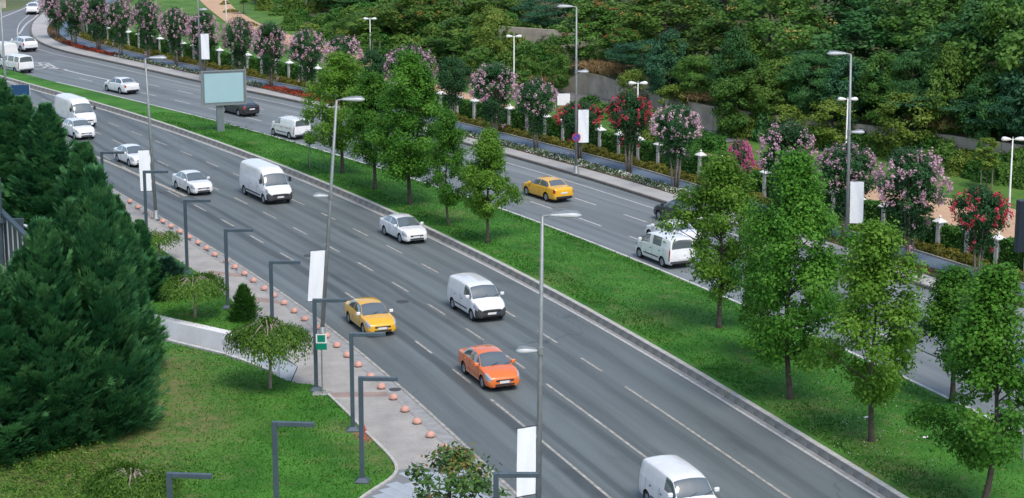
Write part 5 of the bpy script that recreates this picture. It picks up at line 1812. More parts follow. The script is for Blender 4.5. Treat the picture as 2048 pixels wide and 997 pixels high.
def vehicle(name, label, kind, paint, loc, heading, opt=(), scale=1.0, group=None):
    T = TYPES[kind]
    st = np.array(T['st'])
    n = len(st)
    pr = np.zeros((n, 7, 2))
    for i, (x, w, z0, zs, ys, zr, yr, zc) in enumerate(st):
        pr[i] = [(.80 * w, z0), (.96 * w, z0 + .09), (w, z0 + .48 * (zs - z0)), (ys, zs), (yr, zr), (yr * .6, zr + .72 * (zc - zr)), (0, zc)]
    S = [0.0]
    for i in range(n - 1):
        dd = max(abs(st[i, 0] - st[i + 1, 0]), np.abs(pr[i] - pr[i + 1]).max() * .8)
        k = max(2, int(math.ceil(dd / .07)))
        S += list(i + np.arange(1, k + 1) / k)
    S = np.array(S)
    X = np.interp(S, np.arange(n), st[:, 0])
    tt = [0.0]
    for j in range(6):
        tt += list(j + np.arange(1, KT[j] + 1) / KT[j])
    tt = np.array(tt)
    ctrl = np.zeros((len(S), 7, 2))
    for j in range(7):
        for c in range(2):
            ctrl[:, j, c] = pchip(np.arange(n), pr[:, j, c], S)
    prof = np.zeros((len(S), len(tt), 2))
    for i in range(len(S)):
        for c in range(2):
            # split at the shoulder so the belt line stays a crease
            lo = tt <= 3
            prof[i, lo, c] = pchip([0, 1, 2, 3], ctrl[i, :4, c], tt[lo])
            prof[i, ~lo, c] = pchip([3, 4, 5, 6], ctrl[i, 3:, c], tt[~lo])
    nt = len(tt)
    cols = 2 * nt - 1
    V = np.zeros((len(S), cols, 3))
    V[:, :, 0] = X[:, None]
    V[:, :nt, 1] = prof[:, :, 0]
    V[:, :nt, 2] = prof[:, :, 1]
    V[:, nt:, 1] = -prof[:, nt - 2::-1, 0]
    V[:, nt:, 2] = prof[:, nt - 2::-1, 1]
    tcol = np.r_[tt, tt[nt - 2::-1]]
    cat = {}
    ra = T['wr'] + .055
    VV = V.reshape(-1, 3).copy()
    idx = lambda i, j: i * cols + j
    removed = set()
    wh = [(x, T['wr']) for x in T['wheels']]
    bodyf = []
    for i in range(len(S) - 1):
        sm_ = (S[i] + S[i + 1]) / 2
        for j in range(cols - 1):
            tm = (tcol[j] + tcol[j + 1]) / 2
            side = 'left' if j < nt - 1 else 'right'
            fc = (idx(i, j), idx(i + 1, j), idx(i + 1, j + 1), idx(i, j + 1))
            c = V[[i, i + 1, i + 1, i], [j, j, j + 1, j + 1]].mean(0)
            if tm < 2.9 and any((c[0] - wx) ** 2 + (c[2] - wz) ** 2 < ra * ra for wx, wz in wh):
                removed.update(fc)
                continue
            key = 'body'
            if T['ws'][0] < sm_ < T['ws'][1] and tm > 4.08:
                key = 'windshield'
            elif T['rw'][0] < sm_ < T['rw'][1] and tm > 4.15 and 'norear' not in opt:
                key = 'rear_window'
            elif 3.14 < tm < 3.86:
                ws = T['side'] + ([(6.35, 7.35)] if 'midwin' in opt else []) + ([(6.1, 7.3), (7.45, 8.8)] if 'windows' in opt else [])
                for q, (a, b) in enumerate(ws):
                    if a < sm_ < b:
                        key = 'side_window_%s_%d' % (side, q)
            h = T['hl']
            if h[0] < sm_ < h[1] and h[2] < tm < h[3] and sm_ - h[0] > (tm - h[2]) * .25:
                key = 'headlight_' + side
            h = T['tl']
            if h[0] < sm_ < h[1] and h[2] < tm < h[3]:
                key = 'taillight_' + side
            if T.get('bumper') and 'paintbumper' not in opt and sm_ < 2.5 and tm < (2.95 if sm_ < 1.2 else 2.45):
                key = 'front_bumper'
            if T.get('bumper') and kind == 'bigvan' and tm < 1.25 and key == 'body':
                key = 'sill_cladding'
            cat.setdefault(key, []).append(fc)
    # pull the arch rim onto the circle
    for q in removed:
        p = VV[q]
        for wx, wz in wh:
            dx, dz = p[0] - wx, p[2] - wz
            r = math.hypot(dx, dz)
            if r < ra + .09 and r > ra * .6:
                k = ra / r
                p[0], p[2] = wx + dx * k, wz + dz * k
    front = [idx(0, j) for j in range(cols)]
    rear = [idx(len(S) - 1, j) for j in range(cols)][::-1]
    cat.setdefault('front_bumper' if (T.get('bumper') and 'paintbumper' not in opt) else 'body', []).append(tuple(front))
    cat['body'].append(tuple(rear))
    under = [(idx(i + 1, 0), idx(i, 0), idx(i, cols - 1), idx(i + 1, cols - 1)) for i in range(len(S) - 1)]
    root = thing(name, label, 'van' if 'van' in kind else 'car', (*loc, 0.012), heading, group, (scale,) * 3 if scale != 1 else None)
    def part(nm_, fs, m, push=0.0, smooth=True):
        used = sorted({q for fc in fs for q in fc})
        mp_ = {q: i for i, q in enumerate(used)}
        me = bpy.data.meshes.new(nm_)
        me.from_pydata([tuple(VV[q]) for q in used], [], [tuple(mp_[q] for q in fc) for fc in fs])
        me.update()
        if smooth:
            me.shade_smooth()
        me.materials.append(m)
        return ob(nm_, me, root)
    pm = PAINT[paint]
    for key, fs in cat.items():
        if key == 'body':
            part('body', fs, pm)
        elif key.startswith('wind') or key == 'rear_window':
            part(key, fs, M_glass)
        elif key.startswith('side_window'):
            part('side_window', fs, M_glass)
        elif key.startswith('headlight'):
            part('headlight', fs, M_hl)
        elif key.startswith('taillight'):
            part('taillight', fs, M_tl)
        elif key == 'front_bumper':
            part('front_bumper', fs, M_greypl)
        elif key == 'sill_cladding':
            part('sill_cladding', fs, M_greypl)
    part('underbody', under, M_well, smooth=False)
    # wheels, arches
    wr = T['wr']
    hw = st[:, 1].max()
    prof_t = [(.0 + .55 * wr, -.095), (wr * .93, -.10), (wr, -.07), (wr, .07), (wr * .93, .10), (.62 * wr, .105)]
    tv = MB()
    nn = 24
    vv = []
    ff = []
    for (r, y) in prof_t:
        for k in range(nn):
            a = 2 * math.pi * k / nn
            vv.append((r * math.cos(a), y, r * math.sin(a)))
    for i in range(len(prof_t) - 1):
        for k in range(nn):
            l = (k + 1) % nn
            ff.append((i * nn + k, i * nn + l, i * nn + nn + l, i * nn + nn + k))
    tyre = MB().add(vv, ff).mesh('tyre', M_tyre, True)
    rv = []
    rf = []
    rr_ = wr * .66
    for k in range(20):
        a = 2 * math.pi * k / 20
        deep = .10 if (k % 4) < 2 else .075
        rv += [(rr_ * math.cos(a), .100, rr_ * math.sin(a)), (rr_ * .82 * math.cos(a), deep, rr_ * .82 * math.sin(a)), (rr_ * .25 * math.cos(a), .098, rr_ * .25 * math.sin(a))]
    c0 = len(rv)
    rv.append((0, .1, 0))
    for k in range(20):
        l = (k + 1) % 20
        rf += [(3 * k, 3 * l, 3 * l + 1, 3 * k + 1), (3 * k + 1, 3 * l + 1, 3 * l + 2, 3 * k + 2), (3 * k + 2, 3 * l + 2, c0)]
    rim = MB().add(rv, rf).mesh('rim', M_rim)
    for wx in T['wheels']:
        for sg in (1, -1):
            w = ob('wheel', tyre, root, (wx, sg * (hw - .125), wr), 0 if sg > 0 else math.pi)
            ob('rim', rim, w)
            av = MB()
            na = 14
            pv = []
            for k in range(na + 1):
                a = math.pi * (-.12 + 1.24 * k / na)
                for yy in (hw * .55, hw - .03):
                    pv.append((wx + (ra + .004) * math.cos(a), sg * yy, wr + (ra + .004) * math.sin(a)))
            pf = [(2 * k, 2 * k + 1, 2 * k + 3, 2 * k + 2) for k in range(na)]
            pf.append(tuple(2 * k for k in range(na + 1)))
            ob('wheel_arch', av.add(pv, pf).mesh('wheel_arch', M_well), root)
    # front furniture
    fx = st[0, 0]
    fz0, fz1 = st[0, 2], st[0, 3]
    gy = st[0, 1]
    if 'van' in kind:
        gz0, gz1 = fz1 - .10, fz1 - .005
    else:
        gz0, gz1 = fz1 - .085, fz1 + .005
    ob('grille', MB().bbox(-.012, .016, -gy * .80, gy * .80, gz0, gz1, .006).mesh('grille', M_blackpl), root, (fx, 0, 0))
    ob('air_intake', MB().bbox(-.012, .014, -gy * .86, gy * .86, fz0 + .015, fz0 + .105, .006).mesh('air_intake', M_blackpl), root, (fx, 0, 0))
    pl = ob('number_plate', MB().bbox(0, .02, -.26, .26, 0, .115, .004).mesh('number_plate', M_plate), root, (fx, 0, T['plate_z'] - .02))
    ob('plate_band', MB().box(.0205, .0225, .215, .255, .01, .105).mesh('plate_band', M_plateb), pl)
    rx = st[-1, 0]
    ob('number_plate', MB().bbox(-.02, 0, -.26, .26, 0, .115, .004).mesh('number_plate', M_plate), root, (rx, 0, T['rplate'] - .12))
    ob('rear_bumper', MB().bbox(-.035, .10, -st[-1, 1] * .98, st[-1, 1] * .98, st[-1, 2] - .02, st[-1, 2] + .13, .02).mesh('rear_bumper', M_greypl if 'van' in kind else M_blackpl), root, (rx, 0, 0))
    # mirrors
    mx, my, mz = T['mirror']
    big = kind == 'bigvan'
    for sg in (1, -1):
        mm = MB()
        hgt = .17 if not big else .34
        mm.bbox(-.07, .06, -.02, .20 if not big else .17, 0, hgt, .03)
        mr_ = ob('mirror', mm.mesh('mirror', M_blackpl if big else (PAINT['white'] if paint == 'yellow' and kind == 'sedan' and 'wm' in opt else pm)), root, (mx, sg * (my - .03), mz), 0, (1, sg, 1))
    for (hx, hz) in T['handles']:
        for sg in (1, -1):
            ob('door_handle', MB().bbox(-.09, .09, -.012, .03, 0, .035, .008).mesh('door_handle', M_blackpl if 'van' in kind else pm), root, (hx, sg * (hw - .03), hz - .02), 0, (1, sg, 1))
    # door gaps as fine dark strips following the flank
    for sx_ in T['seam']:
        i = int(np.abs(X - sx_).argmin())
        for sgc in (0, 1):
            js = [j for j in range(nt) if 1.0 <= tt[j] <= 3.0]
            v = []
            f = []
            for q, j in enumerate(js):
                jj = j if sgc == 0 else cols - 1 - j
                p = V[i, jj] + np.array([0, .004 if sgc == 0 else -.004, 0])
                v += [p - np.array([.009, 0, 0]), p + np.array([.009, 0, 0])]
                if q:
                    f.append((2 * q - 2, 2 * q - 1, 2 * q + 1, 2 * q))
            ob('door_gap', MB().add(v, f).mesh('door_gap', M_seam), root)
    if T.get('mold'):
        for sg in (1, -1):
            xs = (-.95, .85) if kind == 'van' else (-1.4, 1.45)
            ob('side_moulding', MB().bbox(xs[0], xs[1], 0, .02, .50, .57 if kind == 'van' else .60, .006).mesh('side_moulding', M_blackpl), root, (0, sg * (hw - .006), 0), 0, (1, sg, 1))
    if 'redline' in opt:
        for sg in (1, -1):
            ob('stripe', MB().box(-1.9, 1.3, 0, .006, .98, 1.0).mesh('stripe', M_tl), root, (0, sg * (hw + .001), 0), 0, (1, sg, 1))
    if 'antenna' in opt:
        ob('antenna', MB().tube([(-.9, 0, 1.43), (-1.1, 0, 1.75)], .008, 5).mesh('antenna', M_blackpl), root)
    if 'fin' in opt:
        ob('antenna', MB().add([(-.95, -.03, 1.43), (-.95, .03, 1.43), (-.75, 0, 1.455), (-.93, 0, 1.53)], [(0, 1, 2), (0, 2, 3), (1, 3, 2), (0, 3, 1)]).mesh('antenna', pm), root)
    for sg in (.38, -.28):
        i = int(np.abs(S - (T['ws'][0] + .03)).argmin())
        zz = prof[i, -1, 1] - .012
        ob('wiper', MB().tube([(X[i] + .015, sg, zz + .012), (X[i] - .13, sg + .40, zz + .11)], .012, 4).mesh('wiper', M_blackpl), root)
    return root

tC = normals(cC)[1]
def put(kind, name, label, paint, a, b, toward=True, opt=(), scale=1.0):
    """a, b: sightings where the visible rear and front tyres meet the road"""
    T = TYPES[kind]
    ga, gb = G(*a), G(*b)
    mid = (ga + gb) / 2
    cu = cB if toward else cC
    i = ((cu - mid) ** 2).sum(1).argmin()
    t = (tB if toward else -tC)[i]
    d = gb - ga
    d = d / np.hypot(*d)
    t = t * .6 + d * .4
    t = t / np.hypot(*t)
    hw = max(q[1] for q in T['st']) - .06
    nrm = np.array([-t[1], t[0]])
    if nrm[0] < 0:
        nrm = -nrm                                   # bodies extend to the right of the sighted wheels
    wx = sum(T['wheels']) / 2 * scale
    c = mid + nrm * hw * scale - t * wx
    return vehicle(name, label, kind, paint, c, math.atan2(t[1], t[0]), opt, scale, 'vehicles on the near carriageway' if toward else 'vehicles on the far carriageway')
put('sedan', 'parked_car', 'orange sedan driving towards the viewer in the lower middle', 'orange', (929, 748.5), (965, 779), True, ('antenna',)).name = 'car'
put('sedan', 'taxi', 'yellow taxi driving towards the viewer beside the green post sign', 'yellow', (700, 648), (725.5, 670), True, ('wm',), .97)
put('van', 'delivery_van', 'white delivery van with dark front bumper just behind the orange sedan', 'white', (904.6, 618.6), (945, 642.6), True)
put('sedan', 'car', 'white sedan close to the median kerb under the street trees', 'white', (770, 471.7), (800, 486.6), True, ('fin',), .98)
put('sedan', 'car', 'white sedan in the left lane beyond the steel L-shaped lights', 'white', (353.7, 380), (378, 390), True, (), .96)
put('bigvan', 'cargo_van', 'tall white cargo van with grey bumper by the median kerb', 'white', (489.7, 390.6), (527, 408), True, (), .96)
put('sedan', 'car', 'white sedan partly hidden behind a white banner', 'white', (236, 325), (258, 333.7), True, (), .96)
put('hatch', 'car', 'white hatchback in front of the big van, half behind the cypresses', 'white', (128, 271), (151, 281), True)
put('bigvan', 'cargo_van', 'big white van at the far left behind the cypresses', 'white', (112, 242), (153, 259), True, ('paintbumper',), .95)
put('van', 'delivery_van', 'white van cut off by the bottom edge of the picture', 'white', (1300, 1016), (1346, 1052), True, (), .97)
put('sedan', 'taxi', 'yellow taxi driving away on the far carriageway', 'yellow', (1091.6, 403), (1054, 392), False, (), 1.0)
put('sedan', 'car', 'white sedan driving away on the far carriageway at the upper left', 'white', (239.5, 188.6), (214.8, 183.6), False, (), 1.0)
put('sedan', 'car', 'black sedan driving away, half hidden by the billboard', 'black', (475.4, 233), (451, 226.5), False)
put('van', 'delivery_van', 'small white van with thin red stripe on the far carriageway', 'white', (578, 278.5), (548.5, 272), False, ('redline', 'paintbumper'), .93)
put('van', 'delivery_van', 'white van with a rear side window under the street tree', 'white', (1329, 537), (1275, 515), False, ('midwin', 'paintbumper'))
put('sedan', 'car', 'white sedan between the black car and the white van under the tree', 'white', (1342, 496), (1299, 480), False)
put('wagon', 'car', 'black car nearest the far pavement, partly behind the tree', 'black', (1362, 456), (1318, 442), False)
put('van', 'minivan', 'white windowed minivan driving away beside the paved island', 'white', (28, 146.7), (6.5, 143.5), False, ('windows', 'paintbumper'), 1.0)
put('wagon', 'car', 'white estate car driving away just before the road bend', 'white', (40, 104), (25, 99.5), False)
put('van', 'delivery_van', 'white van cut by the left edge, left of the estate car', 'cream', (4, 121), (-24, 115), False, ('norear', 'paintbumper'))
vh = G(68, 27)
vehicle('car', 'white sedan driving away round the bend in the top left corner', 'sedan', 'white', vh, R(97), (), 1.0, 'vehicles on the far carriageway')
put('wagon', 'car', 'white car at the right edge behind the median trees', 'white', (2085, 790), (2040, 768), False)

# ------------------------------------------------------------------ street lamps, banners, signs
def luminaire(lx):
    """tapered lamp head along +x from 0 to lx"""
    n = 10
    rows = [(0, .05, .05), (.08, .085, .09), (.28, .15, .13), (.6, .22, .18), (.85, .21, .17), (1.0, .08, .06)]
    v = []
    f = []
    for (t, w, h) in rows:
        for k in range(n):
            a = 2 * math.pi * k / n
            z = h * math.sin(a)
            v.append((t * lx, w * math.cos(a), z * (1.0 if z > 0 else .55)))
    for i in range(len(rows) - 1):
        for k in range(n):
            l = (k + 1) % n
            f.append((i * n + k, i * n + n + k, i * n + n + l, i * n + l))
    f.append(tuple(range(n)))
    f.append(tuple(range(len(rows) * n - 1, (len(rows) - 1) * n - 1, -1)))
    return MB().add(v, f)
lumi = luminaire(1.15).mesh('lamp_head', M_lamp, True)
lumi.materials.append(M_lampu)
for pg in lumi.polygons:
    if pg.normal.z < -.45:
        pg.material_index = 1
lumi2 = luminaire(.8).mesh('lamp_head', M_lamp, True)
lumi2.materials.append(M_lampu)
for pg in lumi2.polygons:
    if pg.normal.z < -.45:
        pg.material_index = 1
M_ban = mat('banner_cloth', (0.86, 0.88, 0.89), .7, .03, 1.0)
def street_lamp(u, v, topv, side, lowv, label, lean=(0, 0), z=.12, ang=0.0):
    g = G(u, v, z)
    sc_ = pxm(v) * .967
    H = (v - topv) / sc_
    t = thing('street_lamp', label, 'lamp', (g[0], g[1], z), 0, 'grey double-headed street lamps')
    ob('base', MB().lathe([(.27, -.05), (.27, .04), (.20, .10), (.15, .55), (.10, .60)], 12).mesh('base', M_galv, True), t)
    top = np.array([lean[0], lean[1], H - .1])
    ob('pole', MB().tube([(0, 0, .5), top * .5 + np.array([0, 0, .25]), top], [.115, .09, .065], 10).mesh('pole', M_galv, True), t)
    if lowv is not None:
        zl = (v - lowv) / sc_
        k = zl / H
        ob('collar', MB().tube([(lean[0] * k, lean[1] * k, zl - .14), (lean[0] * k, lean[1] * k, zl + .14)], .125, 10).mesh('collar', M_galv), t)
        a2 = 0 if side < 0 else math.pi
        hd = ob('lamp_head', lumi2, t, (lean[0] * k + (-side) * .1, lean[1] * k, zl), a2 + ang)
    ob('arm', MB().tube([top, top + np.array([side * .3, 0, .06])], .035, 6).mesh('arm', M_galv), t)
    h2 = ob('lamp_head', lumi, t, (top[0] + side * .25, top[1], top[2] + .05), (0 if side > 0 else math.pi) + ang)
    return g, H
def banner(u, v, z, z0, z1, w, dirx, diry, label, lean=(0, 0), H=12):
    g = G(u, v, z)
    d = np.array([dirx, diry]); d = d / np.hypot(*d)
    k0, k1 = z0 / H, z1 / H
    b0 = g + np.array(lean) * k0
    b1 = g + np.array(lean) * k1
    t = thing('banner', label, 'banner', (b0[0], b0[1], z), 0, 'blank white lamp post banners')
    nseg = 6
    vs = []
    fs = []
    for i in range(nseg + 1):
        for j in range(9):
            a, c = i / nseg, j / 8
            off = .14 + a * w
            bulge = .03 * math.sin(math.pi * a) * math.sin(math.pi * c) + .012 * math.sin(a * 9 + c * 5)
            q = d * off + np.array([-d[1], d[0]]) * bulge + (b1 - b0) * c
            vs.append((q[0], q[1], z0 + (z1 - z0) * c))
    for i in range(nseg):
        for j in range(8):
            o = i * 9 + j
            fs.append((o, o + 9, o + 10, o + 1))
    me = MB().add(vs, fs).mesh('cloth', M_ban)
    co = ob('cloth', me, t)
    md = co.modifiers.new('thickness', 'SOLIDIFY')
    md.thickness = .006
    for zz, k in ((z0 - .02, 0), (z1 + .02, 1)):
        bb_ = (b1 - b0) * k
        ob('rod', MB().tube([(bb_[0], bb_[1], zz), (bb_[0] + d[0] * (w + .2), bb_[1] + d[1] * (w + .2), zz)], .02, 6).mesh('rod', M_dark), t)
street_lamp(1076, 1076, 440, 1, 703, 'street lamp nearest the viewer, standing left of the near road at centre', (.12, .0))
banner(1076, 1076, .12, 1.75, 4.35, .78, -.8, -.42, 'white banner on the nearest street lamp behind an L-shaped light', (.12, 0))
ll = (.95, 0)
street_lamp(645, 676, 212, 1, 398, 'leaning street lamp by the yellow taxi in the left foreground pavement', ll)
banner(645, 676, .12, 2.0, 4.6, .75, -.85, -.3, 'white banner on the leaning street lamp', ll)
street_lamp(312, 438, 126, 1, None, 'street lamp at the left with banner overlapping a white sedan', (-.30, 0))
banner(312, 438, .12, 1.9, 4.6, .72, -.9, -.25, 'white banner in front of the white sedan, crossed by an L-shaped light', (-.3, 0), 10)
street_lamp(20, 312, 10, 1, None, 'street lamp in the top left corner behind the cypresses', (-.1, 0))
street_lamp(1152, 347, 26, -1, 151, 'street lamp on the far pavement carrying the round no-stopping sign', (-.05, 0), .16)
banner(1152, 347, .16, 2.3, 4.75, .78, 1, .1, 'white banner beside the round no-stopping sign')
street_lamp(1693, 515, 121, -1, 272, 'street lamp on the far pavement at the right', (-.18, 0), .16)
banner(1693, 515, .16, 2.1, 4.65, .80, 1, -.08, 'white banner at the right on the far pavement lamp', (-.18, 0))
street_lamp(402, 160, -75, -1, None, 'street lamp on the far pavement above the billboard, head out of frame', (-.1, 0), .16)
banner(402, 160, .16, 2.05, 4.6, .80, 1, .05, 'white banner left of the billboard on the far pavement', (-.1, 0))
g = G(402, 160, .16)
o = ob('side_lamp', lumi2, None, (g[0] + .05, g[1], .16 + 7.0))
tag(o, 'small lamp head on the far pavement lamp above the billboard', 'lamp head')
# no-stopping sign
M_blue = mat('sign_blue', (0.02, 0.09, 0.42), .4)
M_redp = mat('sign_red', (0.55, 0.03, 0.04), .4)
g = G(1152, 347, .16)
t = thing('road_sign', 'round blue and red no-stopping sign on the far lamp post', 'sign', (g[0], g[1] - .13, .16 + 2.72))
def disc(r, y0, y1, n=28):
    v = [(r * math.cos(2 * math.pi * k / n), y, r * math.sin(2 * math.pi * k / n)) for y in (y0, y1) for k in range(n)]
    f = [(k, (k + 1) % n, n + (k + 1) % n, n + k) for k in range(n)] + [tuple(range(n - 1, -1, -1)), tuple(range(n, 2 * n))]
    return MB().add(v, f)
ob('rim', disc(.32, -.02, 0).mesh('rim', M_redp), t)
ob('face', disc(.25, -.026, -.021).mesh('face', M_blue), t)
sl_ = ob('slash', MB().box(-.25, .25, -.031, -.027, -.03, .03).mesh('slash', M_redp), t)
sl_.rotation_euler = (0, R(45), 0)
# billboard on the median
g = G(450, 266, .3)
t = thing('billboard', 'blank pale blue billboard on a steel post in the median', 'billboard', (g[0], g[1], .3), R(20))
M_bb = mat('billboard_face', (0.36, 0.53, 0.56), .35, .03, 1.0)
M_bbf = mat('billboard_frame', (0.20, 0.235, 0.25), .45, .08, 2.0, 0, .3)
ob('panel', MB().bbox(-1.85, 1.85, -.13, .22, 2.35, 5.2, .03).mesh('panel', M_bbf), t)
ob('face', MB().box(-1.62, 1.62, -.145, -.132, 2.58, 4.98).mesh('face', M_bb), t)
fr = MB()
fr.box(-1.88, 1.88, -.17, -.131, 2.32, 2.42).box(-1.88, 1.88, -.17, -.131, 5.12, 5.22)
ob('frame_rail', MB().box(-1.88, 1.88, -.17, -.131, 2.32, 2.42).mesh('frame_rail', M_galv), t)
ob('frame_rail', MB().box(-1.88, 1.88, -.17, -.131, 5.12, 5.24).mesh('frame_rail', M_galv), t)
for x in (-1.88, 1.78):
    ob('frame_stile', MB().box(x, x + .10, -.17, -.131, 2.421, 5.119).mesh('frame_stile', M_galv), t)
ob('post', MB().bbox(-.62, -.02, .0, .32, -.2, 2.36, .02).mesh('post', M_bbf), t)
ob('post_trim', MB().box(-.10, -.03, -.02, -.001, -.2, 2.34).mesh('post_trim', M_galv), t)
# dark screen at the right edge
g = G(2075, 640, .16)
t = thing('screen_board', 'dark blank screen board cut by the right edge', 'screen', (g[0], g[1], .16), R(12))
ob('casing', MB().bbox(-1.5, 1.6, -.2, .2, 3.75, 6.5, .03).mesh('casing', mat('screen_case', (0.012, 0.02, 0.032), .4)), t)
ob('display', MB().bbox(-1.05, 1.2, -.26, -.202, 4.2, 6.15, .02).mesh('display', mat('screen_glass', (0.012, 0.014, 0.018), .25)), t)
ob('post', MB().bbox(-.2, .2, -.12, .12, -.2, 3.76, .02).mesh('post', M_galv), t)
# green sign on a thin post
M_green = mat('sign_green', (0.0, 0.20, 0.12), .4)
g = G(645, 788, .12)
t = thing('post_sign', 'two-part green and white sign on a thin grey post', 'sign', (g[0], g[1], .12))
ob('post', MB().tube([(0, 0, -.1), (0, 0, 2.9)], .035, 8).mesh('post', M_galv), t)
ob('footing', MB().bbox(-.45, .4, -.3, .3, -.1, .05, .02).mesh('footing', M_gutter), t)
ob('plate', MB().bbox(-.25, .25, -.06, -.036, 2.43, 2.86, .008).mesh('plate', M_white), t)
ob('green_square', MB().bbox(-.18, .18, -.066, -.061, 2.49, 2.82, .003).mesh('green_square', M_green), t)
ob('lower_plate', MB().bbox(-.25, .25, -.062, -.036, 2.12, 2.42, .008).mesh('lower_plate', M_green), t)
# dark blue direction sign at the far left, blue panel at the right edge, small white board
M_navy = mat('sign_navy', (0.012, 0.06, 0.15), .4)
g = G(45, 232)
t = thing('direction_sign', 'dark blue rectangular sign above the cypress tops at the far left', 'sign', (g[0], g[1], 0))
ob('board', MB().bbox(-.85, .75, -.05, 0, 1.85, 2.75, .01).mesh('board', M_navy), t)
ob('edge_strip', MB().box(.752, .79, -.055, .005, 1.85, 2.75).mesh('edge_strip', M_white), t)
for x in (-.5, .4):
    ob('post', MB().tube([(x, .05, -.1), (x, .05, 2.7)], .04, 6).mesh('post', M_galv), t)
g = G(2046, 926, .2)
t = thing('blue_panel_sign', 'blue rectangular sign with pale rim on a post at the right edge', 'sign', (g[0], g[1], .25))
ob('post', MB().tube([(0, 0, -.1), (0, 0, 5.1)], .05, 8).mesh('post', M_galv), t)
ob('rim', MB().bbox(-.40, .5, -.08, -.052, 4.18, 4.72, .01).mesh('rim', M_white), t)
ob('face', MB().box(-.37, .47, -.09, -.081, 4.21, 4.69).mesh('face', mat('sign_midblue', (0.03, 0.16, 0.50), .4)), t)
g = G(1113, 254)
t = thing('white_board', 'small blank white board on posts behind the fence', 'board', (g[0], g[1], .1))
ob('panel', MB().bbox(.05, 1.15, -.04, 0, 1.75, 2.75, .01).mesh('panel', M_ban), t)
for x in (.02, 1.17):
    ob('post', MB().tube([(x, .02, -.1), (x, .02, 2.8)], .04, 6).mesh('post', M_bark), t)

# L-shaped steel lights along the lawn
post = MB().bbox(-.09, .09, -.09, .09, .0, 4.4, .012).mesh('post', M_steel)
armm = MB().bbox(.092, 1.48, -.085, .085, 4.235, 4.398, .012).mesh('arm', M_steel)
led = MB().box(.3, 1.4, -.03, .03, 4.226, 4.2345).mesh('light_strip', M_lampu)
foot = MB().add([(-.28, -.28, 0), (.28, -.28, 0), (.28, .28, 0), (-.28, .28, 0), (-.28, -.28, .06), (.28, -.28, .06), (.28, .28, .06), (-.28, .28, .06), (-.12, -.12, .2), (.12, -.12, .2), (.12, .12, .2), (-.12, .12, .2)],
                [(0, 1, 5, 4), (1, 2, 6, 5), (2, 3, 7, 6), (3, 0, 4, 7), (4, 5, 9, 8), (5, 6, 10, 9), (6, 7, 11, 10), (7, 4, 8, 11), (8, 9, 10, 11)]).mesh('foot', M_steel)
lposts = [(199, 302, 4, 'L-shaped steel light farthest away, above the cypress tops'), (285, 340, 3, 'L-shaped steel light crossing the banner near the white sedan'), (367, 397, 2, 'L-shaped steel light in front of a white sedan in the left lane'),
          (449, 455, 2, 'L-shaped steel light above the wide weeping tree'), (540, 518, 1, 'L-shaped steel light rising behind the umbrella-shaped weeping tree'), (628, 593, 2, 'L-shaped steel light beside the green post sign'),
          (702, 660, 3, 'L-shaped steel light whose arm crosses the yellow taxi'), (721, 746, -3, 'L-shaped steel light beside the red hydrant'), (549, 834, -5, 'L-shaped steel light on the front lawn, cut by the bottom edge'),
          (339, 934, -6, 'shortest-looking L-shaped steel light at the bottom left'), (992, 934, 0, 'L-shaped steel light in front of the nearest banner')]
for (u, vt, rot, lb) in lposts:
    vb = (vt + .1625 * 380) / (1 - .1625)
    ub = u + (u - 1024) * -.012
    g = G(ub, vb, .12)
    t = thing('steel_light', lb, 'light', (g[0], g[1], .12), R(rot), 'L-shaped steel lights along the lawn')
    for nm_, me in (('post', post), ('arm', armm), ('light_strip', led), ('foot', foot)):
        ob(nm_, me, t)
# hemispherical bollards
bol = [(259.5, 406), (276, 418), (292, 428), (308, 437), (326, 446), (342, 456), (359.5, 467), (378, 478), (396, 489), (413, 500), (430, 513), (453, 526), (470, 538), (489.5, 551), (507.6, 565), (529, 581), (547.4, 595), (568.6, 610), (589, 626), (610, 642), (634, 659), (653, 676), (674.5, 695), (695, 714.6), (717, 734), (741, 757), (762.7, 778), (787, 799.5), (810, 824), (834, 848), (861, 875), (888.7, 900), (917, 929)]
M_pink = mat('bollard_pink', (0.60, 0.325, 0.255), .75, .12, 5)
M_bolw = mat('bollard_white', (0.66, 0.62, 0.56), .75, .1, 5)
pf_ = [(.10, 0), (.12, .03)] + [(.205 * math.cos(a), .10 + .205 * math.sin(a) * .9) for a in np.linspace(-.25, 1.5, 8)]
dome = MB().lathe(pf_[2:], 18).mesh('dome', M_pink, True)
neck = MB().lathe([(.13, -.03), (.13, .06)], 12).mesh('foot', M_gutter)
for i, (u, v) in enumerate(bol):
    g = G(u, v, .12)
    last = i == len(bol) - 1
    t = thing('bollard', 'white domed stone bollard next to the magnolia' if last else 'pink domed stone bollard, %s along the pavement from the white one' % ordinal(len(bol) - 1 - i), 'bollard', (g[0], g[1], .12), i, 'domed bollards along the pavement edge')
    ob('dome', dome, t, m=M_bolw if last else M_pink)
    ob('foot', neck, t)
# red hydrant
M_hyd = mat('hydrant_red', (0.50, 0.06, 0.04), .45, .1, 6)
g = G(727, 879, .12)
t = thing('fire_hydrant', 'red fire hydrant on bare soil at the lawn corner', 'hydrant', (g[0], g[1], .1))
ob('barrel', MB().lathe([(.11, 0), (.11, .04), (.075, .06), (.075, .5), (.095, .52), (.095, .56), (.07, .64), (.02, .69)], 14).mesh('barrel', M_hyd, True), t)
for sx_ in (-1, 1):
    ob('outlet', MB().tube([(0, 0, .45), (sx_ * .14, 0, .45)], .045, 8).mesh('outlet', M_hyd), t)
ob('cap_nut', MB().lathe([(.02, .68), (.02, .73)], 6).mesh('cap_nut', M_hyd), t)
